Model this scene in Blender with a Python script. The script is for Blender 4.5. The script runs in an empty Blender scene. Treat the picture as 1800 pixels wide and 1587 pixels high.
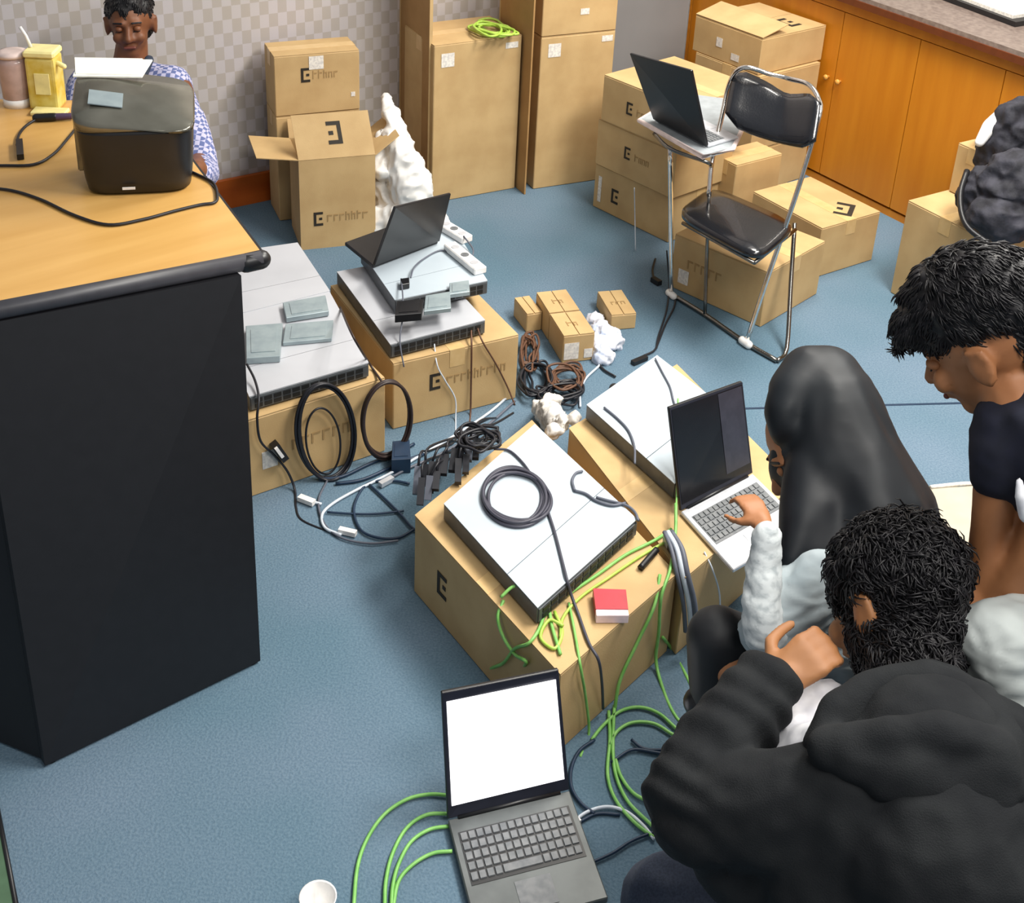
import bpy, bmesh, math, random
from mathutils import Vector as V, Matrix, noise
random.seed(7)
SC = bpy.context.scene
COL = SC.collection
PI = math.pi
# ------------------------------------------------------------------ camera
FPX, CX, CY, H = 2281.0, 883.0, 411.0, 2.0
_p, _r = math.radians(26.2), math.radians(2.57)
CF = V((0, math.cos(_p), -math.sin(_p)))
_U = V((0, math.sin(_p), math.cos(_p)))
CXA = V((1, 0, 0)) * math.cos(_r) + _U * math.sin(_r)
CYA = V((1, 0, 0)) * -math.sin(_r) + _U * math.cos(_r)
EYE = V((0, 0, H))
cd = bpy.data.cameras.new('camera')
cam = bpy.data.objects.new('camera', cd)
COL.objects.link(cam)
cd.sensor_width = 36
cd.lens = FPX * 36 / 1800
cd.shift_x = (900 - CX) / 1800
cd.shift_y = -(793.5 - CY) / 1800
cd.clip_start = .02
M = Matrix.Identity(4)
for i, ax in enumerate((CXA, CYA, -CF)):
    for j in range(3):
        M[j][i] = ax[j]
M.translation = EYE
cam.matrix_world = M
SC.camera = cam
SC.view_settings.view_transform = 'Standard'
SC.view_settings.look = 'None'
SC.view_settings.gamma = 1
SC.view_settings.exposure = 0.36
SC.view_settings.use_curve_mapping = False
# ------------------------------------------------------------------ light
W = bpy.data.worlds.new('world')
SC.world = W
W.use_nodes = True
W.node_tree.nodes['Background'].inputs[0].default_value = (.93, .97, 1, 1)
W.node_tree.nodes['Background'].inputs[1].default_value = .27


def area(name, loc, target, sx, sy, power, col):
    l = bpy.data.lights.new(name, 'AREA')
    l.shape = 'RECTANGLE'
    l.size, l.size_y, l.energy, l.color = sx, sy, power, col
    o = bpy.data.objects.new(name, l)
    COL.objects.link(o)
    o.location = loc
    o.rotation_euler = (V(target) - V(loc)).to_track_quat('-Z', 'Y').to_euler()
    return o


area('ceiling_lamp', (1.5, 2.4, 2.8), (1.1, 2.5, 0), 1.3, .6, 88, (1, .965, .9))
area('ceiling_lamp', (1.0, 3.9, 2.8), (.7, 3.9, 0), 1.3, .6, 56, (1, .95, .86))
area('ceiling_lamp', (1.1, .6, 2.8), (.9, 1.2, 0), 1.3, .6, 34, (1, .97, .92))


def at(px, py, z=0.0):
    d = CF + CXA * ((px - CX) / FPX) - CYA * ((py - CY) / FPX)
    return EYE + d * ((z - H) / d.z)


def K(px, py, k):
    return EYE + (CF + CXA * ((px - CX) / FPX) - CYA * ((py - CY) / FPX)) * k


def onplane(px, py, o, n):
    d = CF + CXA * ((px - CX) / FPX) - CYA * ((py - CY) / FPX)
    return EYE + d * ((V(o) - EYE).dot(n) / d.dot(n))


# ------------------------------------------------------------------ materials
def lin(c):
    return tuple(((x / 255) / 12.92 if x / 255 <= .04045 else ((x / 255 + .055) / 1.055) ** 2.4) for x in c) + (1,)


def mat(name, col, rough=.6, metal=0.0, col2=None, scale=40, detail=3, bump=0.0, stretch=(1, 1, 1), emit=0, coat=0, mix=(.35, .65), spec=.5, trans=0, alpha=1, coord='Object', bscale=None):
    m = bpy.data.materials.new(name)
    m.use_nodes = True
    nt = m.node_tree
    b = nt.nodes['Principled BSDF']
    b.inputs['Base Color'].default_value = lin(col)
    b.inputs['Roughness'].default_value = rough
    b.inputs['Metallic'].default_value = metal
    b.inputs['Specular IOR Level'].default_value = spec
    if coat:
        b.inputs['Coat Weight'].default_value = coat
    if trans:
        b.inputs['Transmission Weight'].default_value = trans
    if emit:
        b.inputs['Emission Color'].default_value = lin(col)
        b.inputs['Emission Strength'].default_value = emit
    tc = nt.nodes.new('ShaderNodeTexCoord')
    mp = nt.nodes.new('ShaderNodeMapping')
    mp.inputs['Scale'].default_value = stretch
    nt.links.new(tc.outputs[coord], mp.inputs[0])
    if col2 is None:
        col2 = tuple(min(255, c * 1.07 + 2) for c in col)
    n = nt.nodes.new('ShaderNodeTexNoise')
    n.inputs['Scale'].default_value = scale
    n.inputs['Detail'].default_value = detail
    nt.links.new(mp.outputs[0], n.inputs['Vector'])
    r = nt.nodes.new('ShaderNodeValToRGB')
    r.color_ramp.elements[0].position, r.color_ramp.elements[1].position = mix
    r.color_ramp.elements[0].color = lin(col)
    r.color_ramp.elements[1].color = lin(col2)
    nt.links.new(n.outputs['Fac'], r.inputs[0])
    if not emit:
        nt.links.new(r.outputs[0], b.inputs['Base Color'])
    if bump:
        n2 = n
        if bscale:
            n2 = nt.nodes.new('ShaderNodeTexNoise')
            n2.inputs['Scale'].default_value = bscale
            nt.links.new(mp.outputs[0], n2.inputs['Vector'])
        bp = nt.nodes.new('ShaderNodeBump')
        bp.inputs['Strength'].default_value = bump
        bp.inputs['Distance'].default_value = .004
        nt.links.new(n2.outputs['Fac'], bp.inputs['Height'])
        nt.links.new(bp.outputs[0], b.inputs['Normal'])
    return m


CARD = mat('cardboard', (186, 154, 106), .7, col2=(198, 167, 118), scale=9, bump=.08, bscale=300)
CARDD = mat('cardboard_shaded', (160, 122, 74), .8, col2=(172, 134, 84), scale=9)  # darker copy of the cardboard, shade put into the colour of the standing sheets
TAPE = mat('packing_tape', (206, 172, 118), .3, col2=(212, 180, 128))
INK = mat('black_ink', (38, 32, 24), .7)
INKF = mat('faded_ink', (158, 128, 84), .8)
LABEL = mat('paper_label', (238, 232, 222), .6, col2=(205, 200, 195), scale=120)
STEEL = mat('brushed_steel', (184, 196, 206), .4, .1, col2=(192, 204, 213), scale=6, spec=.6)
STEELG = mat('grey_steel', (184, 186, 192), .42, .1, col2=(192, 194, 200), scale=6)
STEELD = mat('dark_steel', (92, 96, 100), .45, .5)
PORTS = mat('port_black', (22, 24, 26), .5)
GREYM = mat('grey_module', (142, 156, 162), .45, .3, col2=(156, 170, 174), scale=30)
BLK = mat('black_plastic', (20, 20, 23), .38)
BLKM = mat('matt_black', (17, 19, 24), .62, col2=(22, 24, 28))
CABLE = mat('black_cable', (24, 25, 32), .45)
CABLEG = mat('grey_cable', (88, 92, 104), .5)
CABLEW = mat('white_cable', (196, 204, 214), .45)
CABLEB = mat('blue_black_cable', (24, 46, 70), .5)
CABLEBR = mat('brown_cable', (92, 62, 44), .55)
GREEN = mat('green_cable', (116, 182, 88), .45, col2=(138, 198, 106))
LIME = mat('lime_cable', (160, 196, 70), .45, col2=(178, 208, 92))
CHROME = mat('chrome', (225, 220, 215), .12, 1.0)
CHROMED = mat('dark_chrome', (120, 118, 114), .25, 1.0)  # darker, rougher chrome for legs, floor bar, rails and supports
VINYL = mat('black_vinyl', (16, 17, 22), .22, bump=.1, scale=200, coat=.4)
WHITE = mat('white_plastic', (226, 224, 222), .4)
SILVER = mat('silver_plastic', (196, 198, 204), .35, .4)
KEYG = mat('grey_keys', (96, 100, 104), .4, col2=(120, 122, 124), scale=60)
DECKG = mat('grey_deck', (88, 92, 92), .42, .35, col2=(100, 104, 104), scale=20)
SCREENW = mat('lit_screen', (252, 252, 255), .3, emit=1.25)
SCREEND = mat('dark_screen', (14, 13, 18), .18)
SCREEND2 = mat('dark_window', (50, 50, 60), .2)
BEZEL = mat('bezel', (30, 32, 44), .4)
PHONE = mat('glossy_grey', (112, 110, 100), .16, .6, col2=(130, 128, 118), scale=12)
SKIN1 = mat('tan_skin', (166, 112, 70), .55, col2=(176, 122, 80), scale=20)
SKIN2 = mat('brown_skin', (158, 104, 66), .55, col2=(172, 116, 76), scale=14)
SKIN3 = mat('dark_skin', (112, 66, 40), .55, col2=(126, 78, 48), scale=14)
HAIR = mat('black_hair', (13, 11, 14), .5, col2=(24, 22, 26), scale=60, spec=.4)
EYEW = mat('eye_white', (200, 190, 180), .3)
LIP = mat('lips', (110, 58, 48), .5)
HOODIE = mat('charcoal_fleece', (23, 25, 28), .9, col2=(32, 34, 36), scale=14, bump=.25, bscale=500, spec=.25)
HIJAB = mat('black_satin', (12, 15, 22), .55, col2=(18, 24, 30), scale=8, spec=.35)
NAVY = mat('navy_shirt', (15, 18, 34), .85, col2=(20, 23, 42))
JEANS = mat('dark_jeans', (38, 46, 62), .9, col2=(50, 58, 76), scale=300)
TROUS = mat('pale_trousers', (184, 190, 188), .8, col2=(196, 202, 200), scale=10)
WTEE = mat('white_tee', (232, 232, 240), .8)
GSLEEVE = mat('pale_grey_cloth', (146, 158, 164), .8, col2=(170, 180, 184), scale=14, stretch=(1, 1, 4))
PSLEEVE = mat('white_patterned_cloth', (200, 206, 208), .8, col2=(160, 168, 172), scale=50, mix=(.45, .7), stretch=(1, 1, 2.5))
BEIGE = mat('beige_cloth', (172, 164, 146), .85, col2=(182, 174, 156), scale=12)
PLASTW = mat('white_polythene', (236, 234, 230), .35, col2=(246, 244, 240), scale=14, spec=.5)
PLASTB = mat('bluish_polythene', (198, 212, 238), .3, col2=(232, 232, 240), scale=14)
RED = mat('red_card', (178, 30, 48), .4)
PINKW = mat('pinkish_white_card', (236, 214, 220), .45)
TEA = mat('yellow_drink', (206, 176, 60), .25, col2=(222, 204, 120), scale=28)
CLEARP = mat('clear_pink_plastic', (222, 196, 190), .2, trans=.55)
LIDY = mat('pale_yellow_lid', (228, 216, 150), .4)
PAPER = mat('white_paper', (240, 238, 226), .6)
GRPANEL = mat('grey_panel', (132, 130, 130), .6, col2=(140, 138, 138), scale=3)
GREENM = mat('green_mat', (70, 98, 74), .8)
BAGN = mat('black_nylon', (24, 24, 32), .8, col2=(52, 52, 62), scale=26, bump=.5, bscale=60)
RUBBER = mat('rubber', (18, 18, 18), .8)
DESKB = mat('desk_black', (17, 17, 22), .55, col2=(20, 20, 25))
LIPM = mat('desk_edge', (52, 52, 58), .45)
ORANGE = mat('orange_wood', (192, 116, 20), .42, col2=(204, 130, 28), scale=3.2, stretch=(7, 7, .6), detail=6, mix=(.3, .7))
ORANGED = mat('dark_wood', (92, 42, 12), .5)
BASEB = mat('red_wood', (176, 82, 18), .45, col2=(190, 94, 26), scale=3, stretch=(.6, 7, 7))
DESKW = mat('light_oak', (204, 156, 86), .36, col2=(216, 170, 100), scale=3, stretch=(.8, 8, 8), detail=6, mix=(.3, .7))
STONE = mat('counter_stone', (112, 98, 92), .3, col2=(134, 120, 112), scale=60)
WHITEB = mat('yellow_tape', (186, 158, 60), .4)


def wallpaper():
    m = bpy.data.materials.new('checked_wallpaper')
    m.use_nodes = True
    nt = m.node_tree
    b = nt.nodes['Principled BSDF']
    b.inputs['Roughness'].default_value = .55
    tc = nt.nodes.new('ShaderNodeTexCoord')
    mp = nt.nodes.new('ShaderNodeMapping')
    mp.inputs['Scale'].default_value = (1, 1, .72)
    mp.inputs['Location'].default_value = (.007, .007, .007)
    ck = nt.nodes.new('ShaderNodeTexChecker')
    ck.inputs['Scale'].default_value = 30
    ck.inputs[1].default_value = lin((176, 169, 162))
    ck.inputs[2].default_value = lin((190, 185, 185))
    n = nt.nodes.new('ShaderNodeTexNoise')
    n.inputs['Scale'].default_value = 3
    mx = nt.nodes.new('ShaderNodeMixRGB')
    mx.blend_type = 'MULTIPLY'
    mx.inputs[0].default_value = .35
    r = nt.nodes.new('ShaderNodeValToRGB')
    r.color_ramp.elements[0].position, r.color_ramp.elements[1].position = .3, .7
    r.color_ramp.elements[0].color = lin((236, 226, 206))
    r.color_ramp.elements[1].color = lin((246, 240, 255))
    L = nt.links.new
    L(tc.outputs['Object'], mp.inputs[0])
    L(mp.outputs[0], ck.inputs['Vector'])
    L(tc.outputs['Object'], n.inputs['Vector'])
    L(n.outputs['Fac'], r.inputs[0])
    L(ck.outputs['Color'], mx.inputs[1])
    L(r.outputs[0], mx.inputs[2])
    L(mx.outputs[0], b.inputs['Base Color'])
    return m


def carpet():
    m = mat('blue_carpet', (97, 120, 136), .95, col2=(112, 134, 148), scale=200, detail=2, bump=.5, spec=.1)
    nt = m.node_tree
    b = nt.nodes['Principled BSDF']
    big = nt.nodes.new('ShaderNodeTexNoise')
    big.inputs['Scale'].default_value = 2.2
    tc = [n for n in nt.nodes if n.type == 'TEX_COORD'][0]
    nt.links.new(tc.outputs['Object'], big.inputs['Vector'])
    r = nt.nodes.new('ShaderNodeValToRGB')
    r.color_ramp.elements[0].position, r.color_ramp.elements[1].position = .35, .68
    r.color_ramp.elements[0].color = lin((226, 236, 240))
    r.color_ramp.elements[1].color = lin((255, 250, 255))
    mx = nt.nodes.new('ShaderNodeMixRGB')
    mx.blend_type = 'MULTIPLY'
    mx.inputs[0].default_value = 1
    nt.links.new(big.outputs['Fac'], r.inputs[0])
    src = b.inputs['Base Color'].links[0].from_socket
    nt.links.new(src, mx.inputs[1])
    nt.links.new(r.outputs[0], mx.inputs[2])
    nt.links.new(mx.outputs[0], b.inputs['Base Color'])
    return m


def plaid():
    m = bpy.data.materials.new('checked_shirt')
    m.use_nodes = True
    nt = m.node_tree
    b = nt.nodes['Principled BSDF']
    b.inputs['Roughness'].default_value = .85
    tc = nt.nodes.new('ShaderNodeTexCoord')
    ck = nt.nodes.new('ShaderNodeTexChecker')
    ck.inputs['Scale'].default_value = 75
    ck.inputs[1].default_value = lin((188, 186, 214))
    ck.inputs[2].default_value = lin((96, 108, 156))
    nt.links.new(tc.outputs['Object'], ck.inputs['Vector'])
    nt.links.new(ck.outputs['Color'], b.inputs['Base Color'])
    return m


PLAID = plaid()
# ------------------------------------------------------------------ object helpers
MW = {}


def T(name, label, cat, loc=(0, 0, 0), rot=0.0, group=None):
    o = bpy.data.objects.new(name, None)
    o.empty_display_size = .05
    COL.objects.link(o)
    o.location = loc
    o.rotation_euler = (0, 0, rot)
    o['label'] = label
    o['category'] = cat
    if group:
        o['group'] = group
    MW[o.name] = Matrix.Translation(V(loc)) @ Matrix.Rotation(rot, 4, 'Z')
    return o


def tag(o, label, cat, group=None):
    o['label'] = label
    o['category'] = cat
    if group:
        o['group'] = group
    return o


def link(name, me, m, parent=None, world=False, smooth=False, label=None):
    """link a mesh; world=True: its vertices are world coordinates and are moved into the parent's space"""
    if world and parent is not None:
        me.transform(MW[parent.name].inverted())
    o = bpy.data.objects.new(name, me)
    me.name = name
    COL.objects.link(o)
    if m is not None:
        me.materials.append(m)
    if parent is not None:
        o.parent = parent
        MW[o.name] = MW[parent.name]
    else:
        MW[o.name] = Matrix.Identity(4)
    if smooth:
        for p in me.polygons:
            p.use_smooth = True
    if label:
        o['label'] = label
    return o


def recentre(o):
    """put the origin of a top-level mesh at its lowest centre"""
    me = o.data
    xs = [v.co for v in me.vertices]
    c = V((sum(v.x for v in xs) / len(xs), sum(v.y for v in xs) / len(xs), min(v.z for v in xs)))
    me.transform(Matrix.Translation(-c))
    o.location = c
    MW[o.name] = Matrix.Translation(c)
    return o


class MB:
    def __init__(s):
        s.v, s.f = [], []

    def add(s, vs, fs):
        n = len(s.v)
        s.v += [tuple(v) for v in vs]
        s.f += [tuple(i + n for i in f) for f in fs]
        return s

    def box(s, x0, y0, z0, x1, y1, z1, m=None):
        vs = [V((x, y, z)) for z in (z0, z1) for x, y in ((x0, y0), (x1, y0), (x1, y1), (x0, y1))]
        if m:
            vs = [m @ v for v in vs]
        return s.add(vs, [(0, 3, 2, 1), (4, 5, 6, 7), (0, 1, 5, 4), (1, 2, 6, 5), (2, 3, 7, 6), (3, 0, 4, 7)])

    def prism(s, pts, z0, z1):
        n = len(pts)
        vs = [(p[0], p[1], z0) for p in pts] + [(p[0], p[1], z1) for p in pts]
        fs = [tuple(reversed(range(n))), tuple(range(n, 2 * n))] + [(i, (i + 1) % n, n + (i + 1) % n, n + i) for i in range(n)]
        return s.add(vs, fs)

    def hexa(s, a, b):
        """a: four bottom points, b: four top points"""
        return s.add(list(a) + list(b), [(0, 3, 2, 1), (4, 5, 6, 7), (0, 1, 5, 4), (1, 2, 6, 5), (2, 3, 7, 6), (3, 0, 4, 7)])

    def slab(s, q, n, t):
        """quad q (4 points) thickened by t along n"""
        n = V(n).normalized() * t
        return s.hexa([V(p) for p in q], [V(p) + n for p in q])

    def ring(s, rings, cap=True):
        n = len(rings[0])
        vs = [p for r in rings for p in r]
        fs = []
        for k in range(len(rings) - 1):
            for i in range(n):
                j = (i + 1) % n
                fs.append((k * n + i, k * n + j, (k + 1) * n + j, (k + 1) * n + i))
        if cap:
            fs.append(tuple(reversed(range(n))))
            fs.append(tuple((len(rings) - 1) * n + i for i in range(n)))
        return s.add(vs, fs)

    def lathe(s, prof, c=(0, 0, 0), n=20, axis=None):
        rings = []
        c = V(c)
        q = V((0, 0, 1)).rotation_difference(V(axis).normalized()) if axis else None
        for r, z in prof:
            rg = []
            for i in range(n):
                a = 2 * PI * i / n
                p = V((r * math.cos(a), r * math.sin(a), z))
                if q:
                    p = q @ p
                rg.append(c + p)
            rings.append(rg)
        return s.ring(rings)

    def tube(s, pts, r, n=8, closed=False):
        pts = [V(p) for p in pts]
        rings = []
        N = len(pts)
        up = V((0, 0, 1))
        prev = None
        for i, p in enumerate(pts):
            if closed:
                t = (pts[(i + 1) % N] - pts[i - 1])
            else:
                t = pts[min(i + 1, N - 1)] - pts[max(i - 1, 0)]
            if t.length < 1e-9:
                t = V((1, 0, 0))
            t.normalize()
            if prev is None:
                a = t.cross(up)
                if a.length < .05:
                    a = t.cross(V((1, 0, 0)))
                a.normalize()
            else:
                a = prev - t * prev.dot(t)
                a.normalize()
            prev = a
            b = t.cross(a)
            rr = r[i] if isinstance(r, (list, tuple)) else r
            rings.append([p + (a * math.cos(2 * PI * k / n) + b * math.sin(2 * PI * k / n)) * rr for k in range(n)])
        if closed:
            rings.append(rings[0])
            return s.ring(rings, cap=False)
        return s.ring(rings)

    def capsule(s, p0, r0, p1, r1, n=12):
        p0, p1 = V(p0), V(p1)
        d = p1 - p0
        L = d.length
        if L < 1e-6:
            return s.ell(p0, (r0, r0, r0))
        prof = []
        for k in range(5):
            a = PI / 2 * k / 4
            prof.append((max(1e-4, r0 * math.sin(a)), -r0 * math.cos(a)))
        for k in range(5):
            a = PI / 2 * k / 4
            prof.append((max(1e-4, r1 * math.cos(a)), L + r1 * math.sin(a)))
        return s.lathe(prof, p0, n, d)

    def ell(s, c, r, R=None, n=18, k=10):
        c = V(c)
        rings = []
        for j in range(k + 1):
            a = -PI / 2 + PI * j / k
            ca = max(1e-4, math.cos(a))
            rg = []
            for i in range(n):
                t = 2 * PI * i / n
                p = V((r[0] * ca * math.cos(t), r[1] * ca * math.sin(t), r[2] * math.sin(a)))
                if R:
                    p = R @ p
                rg.append(c + p)
            rings.append(rg)
        return s.ring(rings)

    def chain(s, pts):
        """pts: (point, radius) list"""
        for (a, ra), (b, rb) in zip(pts, pts[1:]):
            s.capsule(a, ra, b, rb)
        return s

    def mesh(s):
        me = bpy.data.meshes.new('m')
        me.from_pydata(s.v, [], s.f)
        bm = bmesh.new()
        bm.from_mesh(me)
        bmesh.ops.recalc_face_normals(bm, faces=bm.faces)
        bm.to_mesh(me)
        bm.free()
        return me


def bevel(me, w, seg=2):
    bm = bmesh.new()
    bm.from_mesh(me)
    bmesh.ops.bevel(bm, geom=bm.edges[:], offset=w, segments=seg, affect='EDGES', profile=.6)
    bm.to_mesh(me)
    bm.free()
    return me


def remesh(mb, voxel, smooth=4, factor=.5, disp=None):
    me = mb.mesh()
    o = bpy.data.objects.new('tmp', me)
    COL.objects.link(o)
    r = o.modifiers.new('r', 'REMESH')
    r.mode = 'VOXEL'
    r.voxel_size = voxel
    s = o.modifiers.new('s', 'SMOOTH')
    s.factor, s.iterations = factor, smooth
    bpy.context.view_layer.update()
    dg = bpy.context.evaluated_depsgraph_get()
    out = bpy.data.meshes.new_from_object(o.evaluated_get(dg))
    bpy.data.objects.remove(o)
    bpy.data.meshes.remove(me)
    if callable(disp):
        nm = [v.normal.copy() for v in out.vertices]
        for v, n in zip(out.vertices, nm):
            v.co += n * disp(v.co)
    elif disp:
        amp, sc, st = disp
        nm = [v.normal.copy() for v in out.vertices]
        for v, n in zip(out.vertices, nm):
            c = V((v.co.x * sc * st[0], v.co.y * sc * st[1], v.co.z * sc * st[2]))
            f = noise.noise(c) + .5 * noise.noise(c * 2.1)
            v.co += n * (amp * f)
    return out


def crumple(a, f):
    def fn(p):
        return a * (.5 - 1.6 * abs(noise.noise(p * f))) + a * .5 * (.5 - 1.6 * abs(noise.noise(p * f * 2.3 + V((3, 1, 2)))))
    return fn


def smoothpath(pts, n=6, closed=False):
    pts = [V(p) for p in pts]
    out = []
    N = len(pts)
    rng = N if closed else N - 1
    for i in range(rng):
        p0 = pts[(i - 1) % N] if closed or i > 0 else pts[0] * 2 - pts[1]
        p1, p2 = pts[i], pts[(i + 1) % N]
        p3 = pts[(i + 2) % N] if closed or i + 2 < N else p2 * 2 - p1
        for k in range(n):
            t = k / n
            out.append(.5 * ((2 * p1) + (p2 - p0) * t + (2 * p0 - 5 * p1 + 4 * p2 - p3) * t * t + (3 * p1 - p0 - 3 * p2 + p3) * t ** 3))
    if not closed:
        out.append(pts[-1])
    return out


def cable(name, paths, r, m, label, cat='cable', group=None, n=6, parts=()):
    """paths: list of lists of world points -> one top-level cable mesh; parts: (name, mesh, material)"""
    mb = MB()
    for p in paths:
        mb.tube(smoothpath(p), r, n)
    o = link(name, mb.mesh(), m, smooth=True)
    recentre(o)
    tag(o, label, cat, group)
    for nm, me, mm in parts:
        link(nm, me, mm, o, world=True, smooth=False)
    return o


def fl(pts, z=.006):
    """pixel (x, y[, z]) list -> world points"""
    return [at(p[0], p[1], p[2] if len(p) > 2 else z) for p in pts]


def plug(a, b, w=.008, h=.006):
    """small connector body from a to b"""
    a, b = V(a), V(b)
    d = (b - a).normalized()
    sd = d.cross(V((0, 0, 1)))
    if sd.length < .05:
        sd = V((1, 0, 0))
    sd = sd.normalized() * w
    u = sd.cross(d).normalized() * h
    return MB().hexa([a - sd - u, a + sd - u, b + sd - u, b - sd - u], [a - sd + u, a + sd + u, b + sd + u, b - sd + u]).mesh()


def struct(name, me, m, parent=None):
    o = link(name, me, m, parent)
    if parent is None:
        o['kind'] = 'structure'
    return o


# ------------------------------------------------------------------ the room
ang = math.radians(34)
UW = V((math.cos(ang), math.sin(ang), 0))
NW = V((-math.sin(ang), math.cos(ang), 0))
B0 = at(430, 357)                                     # foot of the back wall
fme = MB().box(-4, -2, -.1, 5, 8, 0).mesh()
floor = struct('floor', fme, carpet())
# carpet seam
q0, q1 = at(1560, 712), at(1680, 709)
sd = (q1 - q0).normalized()
sn = V((-sd.y, sd.x, 0)) * .004
link('carpet_seam', MB().hexa([q0 - sd * .5 - sn, q1 + sd * 1 - sn, q1 + sd * 1 + sn, q0 - sd * .5 + sn], [p + V((0, 0, .0012)) for p in (q0 - sd * .5 - sn, q1 + sd * 1 - sn, q1 + sd * 1 + sn, q0 - sd * .5 + sn)]).mesh(), CABLEB, floor)
# cabinet plane on the right
A0 = at(1433, 303, .03)
A1 = at(1592, 382, .03)
A0.z = A1.z = 0
UC = (A1 - A0).normalized()
NC = V((UC.y, -UC.x, 0)) * -1
if NC.dot(V((1, 0, 0))) < 0:
    NC = -NC
# corner of back wall and cabinet wall
den = UW.x * (-UC.y) - UW.y * (-UC.x)
dd = A0 - B0
tt = (dd.x * (-UC.y) - dd.y * (-UC.x)) / den
CORNER = B0 + UW * tt
CORNER.z = 0


def frame_mat(o, u, v):
    m = Matrix.Identity(4)
    for j in range(3):
        m[j][0], m[j][1], m[j][3] = u[j], v[j], o[j]
    return m


def framed(name, mb, m, o, u, v):
    ob = struct(name, mb.mesh(), m)
    ob.matrix_world = frame_mat(o, u, v)
    return ob


wall_back = framed('wall_back', MB().box(-6, 0, 0, .6, .1, 2.9), wallpaper(), CORNER, UW, NW)
bb = framed('baseboard_back', MB().box(-6, -.018, 0, -.02, -.001, .11), BASEB, CORNER, UW, NW)
# cabinet depth .45, wall behind it
sC = (CORNER - A0).dot(UC)
wall_right = framed('wall_right', MB().box(sC - .1, .46, 0, 4.5, .56, 2.9), mat('grey_wall', (150, 146, 140), .7), A0, UC, NC)

# built-in cabinet row
CAB = T('built_in_cabinet', 'long orange wood cabinet with plain doors along the right wall', 'cabinet', A0, math.atan2(UC.y, UC.x))
ctop = .735


def cabp(name, mb, m, parent=CAB):
    # frame coordinates: x along UC, y along NC
    me = mb.mesh()
    me.transform(frame_mat(A0, UC, NC))
    return link(name, me, m, parent, world=True)


s_end = 3.3
cabp('carcass', MB().box(sC + .01, .02, .034, s_end, .45, ctop), ORANGED)
cabp('kickboard', MB().box(sC + .01, .004, 0, s_end, .0195, .026), ORANGE)
cabp('top_rail', MB().box(sC + .01, .0, ctop - .055, s_end, .02, ctop), ORANGE)
edges = [sC + .012, .02, .379, .734, 1.09, 1.445, 1.80, 2.15, 2.5, 2.9]
for k in range(len(edges) - 1):
    d = cabp('door', MB().box(edges[k] + .002, 0, .036, edges[k + 1] - .002, .02, ctop - .058), ORANGE)
    kx = edges[k + 1] - .03 if k % 2 == 0 else edges[k] + .03
    me = MB().lathe([(.006, 0), (.006, .01), (.011, .014), (.009, .02), (.001, .022)], (kx, 0, .42), 12, (0, -1, 0)).mesh()
    KN = KN if k else mat('pale_knob', (206, 150, 70), .35)
    me.transform(frame_mat(A0, UC, NC))
    link('knob', me, KN, d, world=True, smooth=True)
CT = T('countertop', 'dark brown stone countertop on the orange cabinet', 'countertop', A0 + V((0, 0, ctop)), math.atan2(UC.y, UC.x))
cabp('slab', MB().box(sC + .01, -.03, ctop + .001, s_end, .45, ctop + .028), STONE, CT)
cabp('front_edge', MB().box(sC + .01, -.036, ctop - .012, s_end, -.0301, ctop + .012), ORANGED, CT)
# things on the counter: a tray with papers
tq = [at(1640, -12, .775), at(1785, 42, .775), at(1860, 30, .775), at(1700, -40, .775)]
TR = T('document_tray', 'dark rimmed tray of white papers on the counter, cut by the top edge', 'tray', (sum((p for p in tq), V()) / 4) + V((0, 0, -.012)))
link('tray', MB().hexa([p + V((0, 0, -.011)) for p in tq], [p + V((0, 0, .006)) for p in tq]).mesh(), BLK, TR, world=True)
c_ = sum(tq, V()) / 4
qi = [c_ + (p - c_) * .86 + V((0, 0, .0065)) for p in tq]
link('paper_stack', MB().slab(qi, (0, 0, 1), .012).mesh(), LABEL, TR, world=True)

# grey partition panel leaning near the corner, with a pale edge
o_ = CORNER - UW * .035 - NW * .03
PW = .44
PN = T('grey_board', 'tall plain grey board with a pale metal edge in the room corner', 'board', o_ - UW * PW, ang)
link('panel', MB().box(0, 0, 0, PW, .025, 1.6).mesh(), GRPANEL, PN)
link('edge_strip', MB().box(PW + .0005, -.004, 0, PW + .016, .028, 1.6).mesh(), CHROME, PN)


# ------------------------------------------------------------------ cartons
def mark_rects(s):
    """square bracket emblem: left bar, top and bottom bar, small centre dot (s = height)"""
    t = s * .17
    return [(0, 0, t, s), (t, s - t, s * .62, s), (t, 0, s * .62, t), (s * .36, s * .42, s * .36 + t * 1.2, s * .42 + t)]


def decal(parent, face, dims, cu, cv, s, m, rects=None, rot=0, name='printed_mark', lift=.0006):
    """flat print on a face of a box: front (x,z at y=0), left (y,z at x=0), right, top (x,y)"""
    w, d, h = dims
    rs = rects or mark_rects(s)
    mb = MB()
    for (a, b, c, e) in rs:
        pts = []
        for (p, q) in ((a, b), (c, b), (c, e), (a, e)):
            if rot:
                p, q = p * math.cos(rot) - q * math.sin(rot), p * math.sin(rot) + q * math.cos(rot)
            p, q = p + cu, q + cv
            if face == 'front':
                pts.append(V((p, -.0008, q)))
            elif face == 'left':
                pts.append(V((-.0008, d - p, q)))
            elif face == 'right':
                pts.append(V((w + .0008, p, q)))
            else:
                pts.append(V((p, q, h + .0032)))
        nrm = {'front': (0, -1, 0), 'left': (-1, 0, 0), 'right': (1, 0, 0), 'top': (0, 0, 1)}[face]
        mb.slab(pts, nrm, lift)
    return link(name, mb.mesh(), m, parent)


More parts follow.
